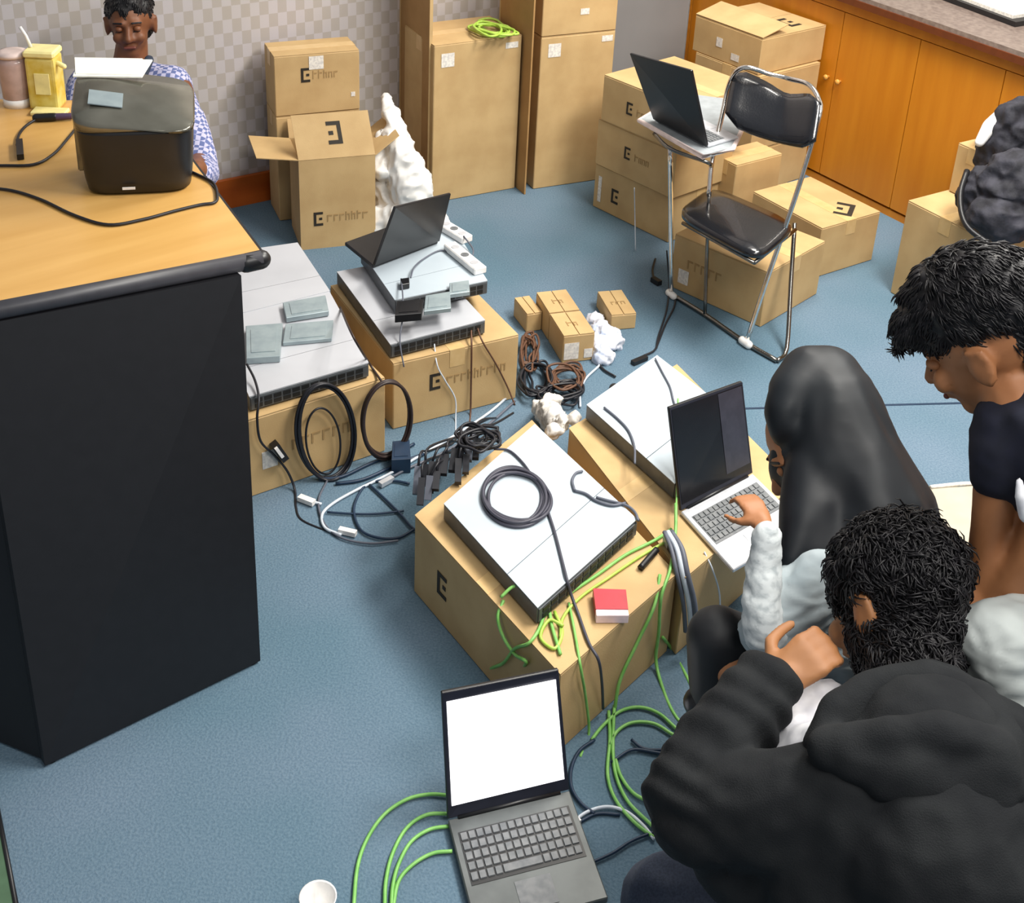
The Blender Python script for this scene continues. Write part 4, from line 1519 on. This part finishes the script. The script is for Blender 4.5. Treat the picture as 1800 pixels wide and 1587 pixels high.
for k_ in (0, 1):
    b_ = V((an_.x + .28 * k_, an_.y + .05 * k_, .036))
    link('shoe', remesh(MB().chain([(b_ + V((.03, 0, 0)), .034), (b_ + V((-.16, .02, -.004)), .03)]), .006, 2), BLK, PR, world=True, smooth=True)
t2 = MB().chain([(K(2010, 1090, 2.12), .11), (V((an_.x + .26, an_.y + .05, .40)), .075), (V((an_.x + .28, an_.y + .06, .07)), .045)])
link('trouser_leg', remesh(t2, .008, 4), TROUS, PR, world=True, smooth=True)

# ---- man sitting behind the desk
hc = K(229, 40, 3.8)
PD = T('person', 'man in a blue and white checked shirt sitting behind the desk', 'person', V((hc.x, hc.y, 0)))
R = RV(-AW * .80 - UPV * .42 + RT * .14, UPV * .9 - AW * .4)
sH = .84
body = MB()
P = head_prims(body, hc, R, sH)
body.chain([(hc - UPV * .05 + AW * .02, .045), (K(228, 130, 3.84), .055), (K(230, 200, 3.86), .11), (K(230, 360, 3.86), .12)])
body.chain([(K(150, 160, 3.82), .05), (K(110, 290, 3.7), .04), (K(180, 260, 3.5), .028)])
body.chain([(K(310, 160, 3.8), .05), (K(352, 290, 3.68), .04), (K(345, 300, 3.45), .028)])
hand(body, K(345, 300, 3.42), -RT * .8 + UPV * .1 - AW * .3, -dz, .75, .4, 1)
hand(body, K(185, 258, 3.48), RT * .8 - AW * .4, -dz, .75, .4, -1)
body.chain([(K(230, 420, 3.86), .09), (K(260, 460, 3.5), .06), (K(270, 640, 3.6), .04)])
link('body', remesh(body, .0062, 3, .5), SKIN3, PD, world=True, smooth=True)
face_parts(PD, P, sH, SKIN3)
hm = hair_cap(hc, R, sH, P, clumps=1500, seed=2, rad=(.081, .100, .082), off=(0, -.022, .052), clump_r=.0016, clump_l=.016, flow=True, lift_=.003)
link('hair', hm, HAIR, PD, world=True, smooth=True)
sh_ = MB()
sh_.chain([(K(160, 150, 3.84), .065), (K(225, 140, 3.86), .06), (K(300, 155, 3.82), .068)])
sh_.chain([(K(230, 200, 3.84), .13), (K(235, 360, 3.84), .14)])
sh_.chain([(K(155, 160, 3.82), .065), (K(118, 290, 3.70), .055), (K(170, 262, 3.53), .04)])
sh_.chain([(K(305, 170, 3.80), .065), (K(340, 245, 3.72), .055), (K(355, 300, 3.66), .05), (K(352, 305, 3.5), .038)])
link('shirt', remesh(sh_, .007, 4, .5, (.006, 16, (1, 1, 1))), PLAID, PD, world=True, smooth=True)
link('collar', remesh(MB().chain([(K(262, 105, 3.76), .014), (K(250, 132, 3.72), .016), (K(238, 150, 3.70), .01)]), .004, 2), JEANS, PD, world=True, smooth=True)
tr_ = MB()
tr_.chain([(K(230, 420, 3.86), .12), (K(260, 470, 3.5), .08), (K(275, 650, 3.6), .055)])
link('trousers', remesh(tr_, .009, 4), BLKM, PD, world=True, smooth=True)
# stool he sits on
cs = K(230, 470, 3.88)
STO = T('stool', 'low dark stool under the man behind the desk, hidden by it', 'stool', (cs.x, cs.y, 0))
hs = max(.12, cs.z - .12)
link('seat', MB().lathe([(.001, hs - .03), (.15, hs - .03), (.16, hs - .015), (.15, hs), (.001, hs)], (0, 0, 0), 24).mesh(), BLK, STO, smooth=True)
for k in range(4):
    a = PI / 4 + k * PI / 2
    link('leg', MB().tube([(.12 * math.cos(a), .12 * math.sin(a), hs - .03), (.14 * math.cos(a), .14 * math.sin(a), .001)], .01).mesh(), CHROMED, STO, smooth=True)

# beige cushion between the woman and the right man
cq = [at(1650, 1010, .0), at(1770, 1000, .0), at(1770, 905, 0), at(1640, 900, 0)]
BC = T('floor_cushion', 'beige padded bag standing behind the curly-haired man', 'bag', sum(cq, V()) / 4)
mb = MB()
mb.hexa(cq, pq(.14, (1652, 990), (1775, 985), (1775, 850), (1628, 852)))
link('body', remesh(mb, .01, 6, .6, (.004, 12, (1, 1, 1))), BEIGE, BC, world=True, smooth=True)
link('piping', MB().tube(smoothpath(pq(.142, (1636, 856), (1700, 850), (1770, 851))), .005).mesh(), LABEL, BC, world=True, smooth=True)
# crumpled scrap by the curly hair
SCp = T('snack_wrapper', 'small silver and dark red wrapper beside the pale trousers', 'wrapper', K(1692, 1190, 2.02))
link('foil', remesh(MB().chain([(K(1682, 1160, 2.02), .006), (K(1680, 1180, 2.02), .016), (K(1675, 1195, 2.02), .018)]), .004, 1, .5, (.005, 60, (1, 1, 1))), SILVER, SCp, world=True, smooth=True)
link('band', remesh(MB().chain([(K(1682, 1192, 2.0), .010), (K(1698, 1192, 2.0), .010)]), .004, 1), mat('maroon', (100, 40, 50), .5), SCp, world=True, smooth=True)

# ------------------------------------------------------------------ small things
# red and white pack
q = pq(ZC, (1047, 1096), (1104, 1096), (1098, 1052), (1042, 1050))
c = sum(q, V()) / 4
RP = T('cigarette_pack', 'small red and white pack on the centre cardboard box', 'pack', (c.x, c.y, ZC + .0008))
link('body', bevel(MB().prism(q, ZC + .0008, ZC + .021).mesh(), .001, 1), PINKW, RP, world=True)
link('lid', MB().prism([c + (p - c) * 1.03 if i > 1 else (q[3 - i]).lerp(p, .78) for i, p in enumerate(q)], ZC + .002, ZC + .0225).mesh(), RED, RP, world=True)
# white lid disc on the carpet
c = at(560, 1612)
WC = T('paper_cup', 'white round cup lying at the bottom edge on the carpet', 'cup', c)
link('cup', MB().lathe([(.001, .001), (.022, .001), (.03, .05), (.0315, .052), (.0285, .05), (.021, .004), (.001, .004)], (0, 0, 0), 26).mesh(), WHITE, WC, smooth=True)
link('logo_print', MB().lathe([(.0003, .0042), (.012, .0042), (.012, .0046), (.0003, .0046)], (0, 0, 0), 18).mesh(), GREYM, WC)
# green mat
q = [at(-140, 1400), at(-6, 1412), at(30, 1600), at(-140, 1640)]
GMt = T('floor_mat', 'green mat with a dark border at the lower left corner', 'mat', sum(q, V()) / 4)
link('mat', MB().prism(q, .0005, .006).mesh(), GREENM, GMt, world=True)
link('border', MB().tube([q[0] + dz * .005, q[1] + dz * .005, q[2] + dz * .005], .0045).mesh(), BLK, GMt, world=True, smooth=True)
# mouse near the rear server
c = at(1082, 686, .235)
c = at(1078, 690, 0)
MS = T('computer_mouse', 'small dark mouse on the carpet left of the rear server', 'mouse', c)
link('shell', remesh(MB().ell(at(1080, 684, .016), (.016, .024, .014)), .003, 2), BLK, MS, world=True, smooth=True)
link('button_plate', remesh(MB().ell(at(1094, 680, .014), (.014, .012, .010)), .003, 2), GREYM, MS, world=True, smooth=True)
# plastic bag in the middle
c = at(1062, 600)
PB2 = T('plastic_bag', 'bluish white plastic bag crumpled between the small boxes', 'plastic bag', c)
mb = MB()
for (x, y, zz, r) in ((1050, 605, .02, .036), (1068, 592, .02, .036), (1078, 602, .018, .03), (1060, 625, .015, .032), (1055, 580, .02, .03), (1046, 562, .012, .024)):
    mb.ell(at(x, y, zz), (r, r, r * .85))
link('sheet', remesh(mb, .004, 2, .5, crumple(.013, 34)), PLASTB, PB2, world=True, smooth=True)
# pale crumpled paper between servers
PB3 = T('packing_foam', 'crumpled pale packing paper between the two silver servers', 'packing paper', at(965, 735))
mb = MB()
for (x, y, zz, r) in ((955, 715, .10, .024), (970, 708, .12, .024), (965, 735, .13, .026), (985, 745, .19, .02), (1005, 737, .2, .016), (975, 760, .2, .016)):
    mb.ell(at(x, y, zz), (r, r, r * .9))
mb.chain([(at(960, 725, .02), .025), (at(962, 722, .11), .025), (at(985, 745, .19), .018)])
link('sheet', remesh(mb, .004, 2, .5, crumple(.016, 30)), LABEL, PB3, world=True, smooth=True)
# black pen-like tool
cable('marker_pen', [pq(ZC + .008, (1126, 998), (1140, 982), (1154, 966))], .0075, BLK, 'short black marker lying on the centre box near the laptop', cat='pen')


def ringpts(pts, n, jit, seed, close=True):
    rnd = random.Random(seed)
    out = []
    for k in range(n):
        a, b = rnd.uniform(-jit, jit), rnd.uniform(-jit, jit)
        out.append([(x + a, y + b) for x, y in pts])
    return out


def ell_px(cx_, cy_, rx, ry, rot=0, n=14):
    return [(cx_ + rx * math.cos(2 * PI * i / n) * math.cos(rot) - ry * math.sin(2 * PI * i / n) * math.sin(rot), cy_ + rx * math.cos(2 * PI * i / n) * math.sin(rot) + ry * math.sin(2 * PI * i / n) * math.cos(rot)) for i in range(n)]


def coil(name, loops, r, m, label, conv, tails=(), cat='cable'):
    mb = MB()
    for lp_ in loops:
        mb.tube(smoothpath([conv(*p) for p in lp_], 4, True), r, 6, closed=True)
    for tl_ in tails:
        mb.tube(smoothpath(tl_, 5), r, 6)
    o = link(name, mb.mesh(), m, smooth=True)
    recentre(o)
    return tag(o, label, cat)


# coil lying on the centre server
zc = ZC + .001 + SH + .004
rnd = random.Random(5)
loops = []
for k in range(6):
    loops.append([(x, y) for x, y in ell_px(905 + rnd.uniform(-5, 5), 873 + rnd.uniform(-4, 4), 56 + rnd.uniform(-7, 6), 47 + rnd.uniform(-6, 4), .25)])
lay = {id(l): i for i, l in enumerate(loops)}
mb = MB()
for i, lp_ in enumerate(loops):
    mb.tube(smoothpath([at(x, y, zc + .0025 * (i % 4)) for x, y in lp_], 4, True), .0038, 6, closed=True)
mb.tube(smoothpath([at(962, 895, zc), at(975, 935, zc), at(988, 985, zc), at(997, 1020, zc - .001), at(1004, 1045, ZC + .02), at(1015, 1075, ZC + .004), at(1035, 1130, ZC + .004), at(1052, 1160, ZC - .01), at(1058, 1200, .12), at(1060, 1245, .02)]), .0032, 6)
mb.tube(smoothpath([at(868, 789, zc), at(895, 792, zc), at(918, 812, zc), at(935, 835, zc)]), .0028, 6)
o = link('power_cable', mb.mesh(), mat('dark_grey_cable', (62, 62, 74), .5), smooth=True)
recentre(o)
tag(o, 'dark grey cable coiled in a ring on the centre server lid', 'cable')
cable('network_cable', [fl([(1010, 862), (1006, 845), (1012, 832), (1024, 828)], zc), fl([(1010, 862), (1030, 868), (1048, 880), (1075, 888), (1100, 884)], zc), fl([(1048, 874), (1070, 880), (1100, 888), (1116, 900), (1122, 915)], zc)], .0032, CABLEG, 'short grey looped cable at the right corner of the centre server')
zs = ZC + .001 + SH + .004
cable('network_cable', [fl([(1152, 630), (1165, 655), (1178, 680), (1184, 704), (1190, 720)], zs)], .0022, CABLEG, 'thin grey cable running down the far side of the rear server lid')
cable('network_cable', [fl([(1062, 716), (1085, 735), (1105, 757), (1115, 785), (1116, 815)], zs)], .0028, CABLEG, 'grey cable curving along the near side of the rear server lid')

# coils standing against the box fronts by the desk
A_ = math.radians(34.9)
on = V((math.sin(A_), -math.cos(A_), 0))
op = V((-.581, 2.550, 0)) + on * .014


def cv(px, py, off=0.0):
    p = onplane(px, py, op + on * off, on)
    if p.z < .006:
        p = at(px, py, .006)
    return p


rnd = random.Random(11)
loops = [[(x, y) for x, y in ell_px(572 + rnd.uniform(-3, 3), 757 + rnd.uniform(-3, 3), 48 + rnd.uniform(-3, 4), 84 + rnd.uniform(-4, 4), -.08)] for _ in range(5)]
mb = MB()
for i, lp_ in enumerate(loops):
    mb.tube(smoothpath([cv(x, y, .003 * i) for x, y in lp_], 4, True), .0040, 6, closed=True)
mb.tube(smoothpath([cv(x, y, .004) for x, y in ell_px(568, 775, 30, 58, -.1)], 4, True), .0028, 6, closed=True)
o = link('power_cable', mb.mesh(), CABLE, smooth=True)
recentre(o)
tag(o, 'thick black cable coil leaning on the box nearest the desk', 'cable')
mb = MB()
for i in range(4):
    lp_ = ell_px(681 + rnd.uniform(-3, 3), 737 + rnd.uniform(-3, 3), 43 + rnd.uniform(-4, 3), 68 + rnd.uniform(-4, 3), .12)
    mb.tube(smoothpath([cv(x, y, .022 + .003 * i) for x, y in lp_], 4, True), .0040, 6, closed=True)
mb.tube(smoothpath([at(598, 540, .26), cv(620, 590, .02), at(650, 640, .24), cv(672, 672, .02)]), .003, 6)
o = link('power_cable', mb.mesh(), mat('brown_black_cable', (48, 36, 34), .5), smooth=True)
recentre(o)
tag(o, 'brownish black cable coil leaning right of the other standing coil', 'cable')
cable('power_cable', [[at(434, 640, .30), at(448, 668, .285), at(455, 700, .272), cv(452, 735), cv(458, 775), cv(482, 800), cv(505, 828), cv(518, 860), at(520, 890), at(528, 912), at(560, 928), at(600, 940)]], .0032, CABLE, 'thin black cable dropping from the grey server beside the desk',
      parts=[('plug', plug(cv(482, 780), cv(500, 806), .011, .009), BLK), ('socket_face', plug(cv(484, 786, .011), cv(496, 802, .011), .006, .004), WHITE)])
# cables hanging from the stacked servers
A2 = math.radians(28.5)
on2 = V((math.sin(A2), -math.cos(A2), 0))
op2 = V((-.267, 2.858, 0)) + on2 * .008


def cv2(px, py, off=0.0):
    p = onplane(px, py, op2 + on2 * off, on2)
    if p.z < .006:
        p = at(px, py, .006)
    return p


cable('network_cable', [[at(828, 575, .235), cv2(829, 610), cv2(828, 680), cv2(827, 725), at(825, 748)]], .0026, CABLEBR, 'brown cable hanging straight down the wide box front')
cable('network_cable', [[at(838, 572, .235), cv2(848, 600), cv2(872, 640), cv2(892, 680), at(905, 712)]], .0024, CABLEBR, 'thin brown cable slanting down the right part of the wide box')
cable('network_cable', [[at(762, 590, .235), cv2(768, 640), cv2(782, 668), cv2(800, 700), cv2(801, 735), at(801, 760)]], .002, CABLEW, 'thin white cable hanging across the emblem of the wide box')
cable('network_cable', [[at(705, 490, .31), at(708, 520, .32), at(708, 555, .30), at(703, 600, .255), cv2(710, 645, .004)]], .002, CABLEG, 'thin grey cable hanging past the black adapter')
cable('network_cable', [[at(722, 488, .31), at(728, 470, .31), at(745, 455, .30), at(775, 440, .30), at(800, 450, .30), at(822, 458, .30), at(832, 440, .31), at(815, 415, .32)]], .0024, CABLEG, 'grey cable winding behind the upper stacked server')
# cables on the floor between the boxes
cable('network_cable', [fl([(900, 690), (860, 725), (800, 765), (740, 800), (680, 835), (625, 862), (585, 885), (566, 905), (572, 928), (600, 940)])], .0038, CABLEW, 'pale cable sweeping over the carpet from the wide box to its plugs',
      parts=[('connector', plug(at(596, 931, .01), at(626, 938, .01), .007, .006), WHITE)])
cable('network_cable', [fl([(905, 705), (860, 745), (815, 775), (770, 800), (720, 822), (690, 838)])], .0036, CABLEG, 'grey cable lying beside the pale sweeping cable',
      parts=[('connector', plug(at(690, 840, .01), at(668, 852, .01), .007, .006), SILVER)])
cable('network_cable', [fl([(528, 872), (545, 880), (565, 886)])], .0036, CABLEW, 'very short white plug lead near the desk', parts=[('connector', plug(at(526, 874, .01), at(552, 884, .01), .008, .006), WHITE)])
cable('power_cable', [fl([(720, 850), (690, 845), (650, 848), (630, 870), (622, 900), (635, 932), (665, 945), (700, 945), (728, 930)])], .0034, CABLEB, 'dark blue cable looping round the floor plugs')
cable('power_cable', [fl([(650, 852), (680, 880), (705, 905), (722, 925), (735, 935)])], .0034, CABLEB, 'dark cable lying straight inside the blue loop')
cable('power_cable', [fl([(575, 900), (620, 903), (660, 903), (710, 898)])], .0028, CABLEB, 'thin dark cable lying level across the floor loop')
cable('power_cable', [fl([(560, 842), (600, 838), (650, 815), (700, 795), (728, 780)]), fl([(590, 850), (640, 842), (700, 815), (745, 798)])], .0045, CABLEB, 'pair of thick dark cables in front of the standing coils')
cable('power_cable', [fl([(575, 845), (560, 880), (570, 920), (600, 945), (650, 955), (700, 950)])], .0028, CABLEG, 'dark grey cable arc on the carpet before the coils')
AB = module('blue-black square adapter standing by the coils', pq(.045, (688, 808), (722, 806), (720, 772), (690, 775)), .0008, .045, CABLEB, 'power_adapter', 'adapter', None)
# cluster of black connectors hanging over the centre box corner
rnd = random.Random(21)
base = [(735, 820), (748, 815), (760, 812), (772, 808), (742, 840), (756, 836), (768, 830), (784, 800), (800, 790), (812, 782), (825, 776), (838, 772), (806, 808), (820, 800)]
for i, (x, y) in enumerate(base):
    a = at(x, y, ZC + .03)
    b = at(x - 4 + rnd.uniform(-3, 3), y + 30 + rnd.uniform(0, 12), ZC + .012)
    if x < 765:
        b = at(x - 4, y + 40 + rnd.uniform(0, 14), ZC - .01)
    o = link('cable_connector', plug(a, b, .0075, .006), CABLE if i % 5 else CABLEG)
    recentre(o)
    tag(o, 'black cable connector in the cluster at the left corner of the centre box', 'connector', 'black connectors clustered at the centre box')
    tl_ = smoothpath([a, a + V((rnd.uniform(-.01, .02), .03, .018)), at(x + 26 + rnd.uniform(-8, 10), y - 30 + rnd.uniform(-10, 5), .17), at(x + 55 + rnd.uniform(-10, 10), y - 45 + rnd.uniform(-6, 6), .06)], 4)
    link('lead', MB().tube(tl_, .003, 6).mesh(), CABLE, o, world=True, smooth=True)
# dark tangle by the small boxes
rnd = random.Random(31)
for k, (cx_, cy_, rx, ry, m_, lb) in enumerate(((945, 665, 30, 30, CABLE, 'black cable heap left of the small boxes'), (995, 660, 34, 22, CABLEBR, 'brown cable coil in front of the small boxes'), (985, 690, 40, 16, CABLE, 'black cable tangle in front of the brown coil'), (930, 620, 14, 36, CABLEBR, 'brown cable bundle beside the wide box corner'), (838, 768, 38, 18, CABLE, 'dense black cable tangle at the rear left edge of the centre server'))):
    mb = MB()
    for j in range(7):
        c0x, c0y = cx_ + rnd.uniform(-8, 8), cy_ + rnd.uniform(-6, 6)
        lp_ = [(x + rnd.uniform(-4, 4), y + rnd.uniform(-4, 4)) for x, y in ell_px(c0x, c0y, rx * rnd.uniform(.6, 1), ry * rnd.uniform(.6, 1), rnd.uniform(-.3, .3), 9)]
        zz = .008 + .005 * j + (.245 if cx_ == 838 else 0)
        mb.tube(smoothpath([at(x, y, zz) for x, y in lp_], 4, True), .0036, 6, closed=True)
    o = link('cable_coil', mb.mesh(), m_, smooth=True)
    recentre(o)
    tag(o, lb, 'cable')
cable('network_cable', [fl([(1082, 590), (1065, 615), (1055, 640), (1030, 665), (1020, 690), (1020, 715)])], .0034, CABLEW, 'pale cable running from the plastic bag down to the rear server')
cable('power_cable', [fl([(1050, 635), (1062, 650), (1082, 662)])], .0034, CABLE, 'short black cable lying between bag and mouse')
cable('power_cable', [fl([(1115, 636), (1130, 626), (1150, 616), (1158, 600), (1170, 570), (1185, 540), (1188, 520)])], .0032, CABLE, 'black cable lying from the rear server to the chair foot', parts=[('plug', plug(at(1112, 638, .008), at(1136, 628, .008), .008, .006), BLK)])
cable('power_cable', [fl([(1152, 455), (1147, 475), (1150, 492)])], .0036, BLK, 'short black cable end lying left of the chair leg', parts=[('plug', plug(at(1147, 490, .01), at(1160, 498, .01), .009, .008), BLK)])
cable('network_cable', [[at(1115, 330, .24), at(1116, 380, .12), at(1117, 440, .006)]], .0018, CABLEW, 'thin white cable hanging in front of the bottom stack box')
cable('power_cable', [[at(1172, 440, .12), at(1176, 500, .02), at(1172, 545, .006), at(1158, 590, .006), at(1154, 612, .006)]], .0028, CABLE, 'thin black cable trailing down from the tablet leg')

# green coil on top of the tall box
mb = MB()
rnd = random.Random(41)
zt = .604
for j in range(8):
    lp_ = [(x + rnd.uniform(-4, 4), y + rnd.uniform(-2, 2)) for x, y in ell_px(868 + rnd.uniform(-10, 10), 48 + rnd.uniform(-5, 5), 36 * rnd.uniform(.6, 1), 12 * rnd.uniform(.6, 1), .15, 9)]
    mb.tube(smoothpath([at(x, y, zt + .004 * j) for x, y in lp_], 4, True), .0045, 6, closed=True)
o = link('network_cable', mb.mesh(), LIME, smooth=True)
recentre(o)
tag(o, 'lime green cable coil on top of the tall box', 'cable')

# green network cables
GG = .0036
gl = [
    ('light green cable arching from the front laptop to the bottom edge, outermost', [[(790, 1398), (755, 1396), (715, 1405), (675, 1432), (645, 1475), (628, 1525), (621, 1600)]]),
    ('light green cable arching from the front laptop to the bottom edge, second arc', [[(790, 1430), (750, 1432), (715, 1455), (690, 1500), (678, 1550), (676, 1600)]]),
    ('light green cable arching from the front laptop to the bottom edge, third arc', [[(790, 1452), (755, 1458), (722, 1480), (700, 1520), (690, 1560), (688, 1600)]]),
    ('light green cable arching from the front laptop to the bottom edge, innermost', [[(795, 1496), (760, 1500), (725, 1520), (700, 1550), (690, 1600)]]),
    ('light green cable arc on the carpet right of the front box corner', [[(1040, 1300), (1060, 1275), (1090, 1250), (1125, 1243), (1160, 1255), (1195, 1285), (1230, 1300)]]),
    ('light green cable arc just below the first arc', [[(1072, 1310), (1085, 1285), (1112, 1270), (1150, 1272), (1185, 1292), (1230, 1310)]]),
    ('light green cable dropping in a long bow beside the hoodie elbow', [[(1080, 1240), (1078, 1280), (1078, 1330), (1085, 1370), (1105, 1410), (1140, 1445), (1165, 1470)]]),
    ('light green cable bow inside the long one', [[(1082, 1335), (1092, 1365), (1115, 1395), (1150, 1412), (1180, 1425)]]),
    ('light green cable outer bow reaching the elbow', [[(1070, 1250), (1072, 1300), (1068, 1360), (1082, 1405), (1115, 1445), (1150, 1472)]]),
]
for lb, ps in gl:
    cable('network_cable', [fl(p, .006) for p in ps], GG, GREEN, lb, group='light green network cables')
zt = ZC + .005
# front faces drop
fr_u = (qC1[1] - qC1[0]).normalized()
fn = V((fr_u.y, -fr_u.x, 0))
fo = qC1[0] + fn * .008


def cf(px, py, off=0.0):
    p = onplane(px, py, fo + fn * off, fn)
    if p.z < .006:
        p = at(px, py, .006)
    return p


cable('network_cable', [[at(1188, 885, ZC + .05), at(1187, 940, ZC + .02), at(1178, 1000, ZC + .006), cf(1162, 1050), cf(1158, 1110), cf(1153, 1160), at(1165, 1210), at(1185, 1255), at(1215, 1290)]], GG, GREEN, 'light green cable hanging over the right part of the centre box')
cable('network_cable', [[at(1160, 1010, ZC + .006), cf(1150, 1065), cf(1120, 1130), cf(1090, 1195), at(1080, 1250)]], GG, GREEN, 'light green cable slanting down the centre box front')
cable('network_cable', [[cf(1165, 1120), at(1180, 1140), at(1205, 1185), at(1230, 1240)]], GG, GREEN, 'light green cable lying from the centre box to the hoodie sleeve')
cable('network_cable', [[at(1180, 930, zt), at(1150, 950, zt), at(1100, 975, zt), at(1050, 1010, zt), at(1005, 1040, zt), at(975, 1062, zt), at(955, 1085, zt)]], GG, GREEN, 'light green cable along the front edge of the centre server')
cable('network_cable', [[at(1184, 945, zt), at(1130, 975, zt), at(1070, 1015, zt), at(1020, 1050, zt), at(990, 1085, zt), at(985, 1120, zt)]], GG * .9, LIME, 'yellow-green cable beside it along the centre server front')
cable('network_cable', [[at(880, 1050, ZC + .02), at(905, 1030, ZC + .035), at(940, 1035, ZC + .03), at(962, 1060, zt), at(970, 1100, zt), at(985, 1150, zt)]], GG, GREEN, 'light green cable arching over the left corner of the centre server')
lf = V((ul.y, -ul.x, 0))
if lf.y > 0:
    lf = -lf
lo = qC1[3] + lf * .008


def cl(px, py, off=0.0):
    p = onplane(px, py, lo + lf * off, lf)
    if p.z < .006:
        p = at(px, py, .006)
    return p


cable('network_cable', [[at(885, 1055, ZC + .004), cl(875, 1085), cl(885, 1120), cl(905, 1150), cl(925, 1165), at(900, 1185), at(870, 1180)]], GG, GREEN, 'light green cable looping down the dark left side of the centre box')
cable('network_cable', [[at(960, 1060, zt), at(950, 1100, zt), at(930, 1130, zt - .004), cl(905, 1140), cl(885, 1165), at(860, 1178), at(920, 1182), at(970, 1170)]], GG, GREEN, 'light green cable spilling behind the front laptop screen')
cable('network_cable', [[at(975, 1075, zt), at(988, 1110, zt), at(975, 1140, zt), at(950, 1120, zt), at(965, 1090, zt + .006), at(990, 1100, zt + .006)]], GG, LIME, 'yellow-green cable knotted at the front tip of the centre server')
cable('network_cable', [[at(1000, 1060, zt), at(1010, 1110, zt), cf(1020, 1170), cf(1030, 1230), at(1035, 1290), at(1020, 1330)]], GG * .8, GREEN, 'thin green cable hanging behind the front laptop screen edge')
cable('network_cable', [[at(1192, 700, ZC + .18), at(1190, 780, ZC + .1), at(1190, 850, ZC + .05), at(1188, 905, ZC + .03), at(1187, 960, ZC + .006)]], .0022, GREEN, 'thin green cable hanging along the left edge of the dark screen')
# blue-black and pale cables by the front laptop
cable('power_cable', [fl([(1045, 1300), (1018, 1320), (1004, 1352), (1005, 1385), (1022, 1412), (1045, 1430)])], .0036, CABLEB, 'dark blue cable bow right of the lit screen')
cable('network_cable', [fl([(1004, 1448), (1030, 1428), (1065, 1418), (1100, 1426), (1130, 1450), (1150, 1475)])], .0034, CABLEW, 'pale cable leaving the right side of the front laptop', parts=[('connector', plug(at(1003, 1449, .012), at(1018, 1440, .012), .006, .005), WHITE)])
cable('power_cable', [fl([(1018, 1445), (1050, 1430), (1090, 1432)], .004), fl([(1030, 1520), (1075, 1500), (1110, 1478), (1150, 1462)])], .0032, CABLEB, 'dark cable lying from the laptop corner to the jeans')
cable('power_cable', [fl([(1075, 1340), (1110, 1318), (1150, 1322), (1190, 1330)]), fl([(1110, 1300), (1130, 1315), (1160, 1318), (1200, 1312)])], .0034, CABLEB, 'dark cables crossing the carpet below the green arcs')
# grey straps hanging between the two boxes
for k, (x0, x1, m_, lb) in enumerate(((1180, 1205, CABLEG, 'grey cable'), (1190, 1215, CABLEW, 'pale cable'), (1198, 1224, CABLEG, 'thick grey cable'))):
    cable('hanging_cable', [[at(1168 + 6 * k, 935, ZC + .03), at(x0, 965, ZC + .03), at(x0 + 10, 1010, ZC), at(x1 - 4, 1060, .15), at(x1, 1110, .08)]], .005 + .001 * k, m_, lb + ' hanging in the gap between the centre box and the laptop box')
cable('earphone_cable', [[at(1238, 970, ZC + .004), at(1252, 1000, ZC - .02), at(1264, 1040, .12), at(1266, 1085, .05)]], .002, CABLEW, 'thin pale cable hanging below the silver laptop')
for k, (x, y) in enumerate(((1172, 945), (1190, 975), (1180, 958))):
    o = link('cable_connector', plug(at(x, y, ZC + .012), at(x + 9, y + 14, ZC + .012), .009, .009), (SILVER, LABEL, CABLE)[k])
    recentre(o)
    tag(o, ('silver', 'white', 'black')[k] + ' connector at the right corner of the centre box', 'connector')
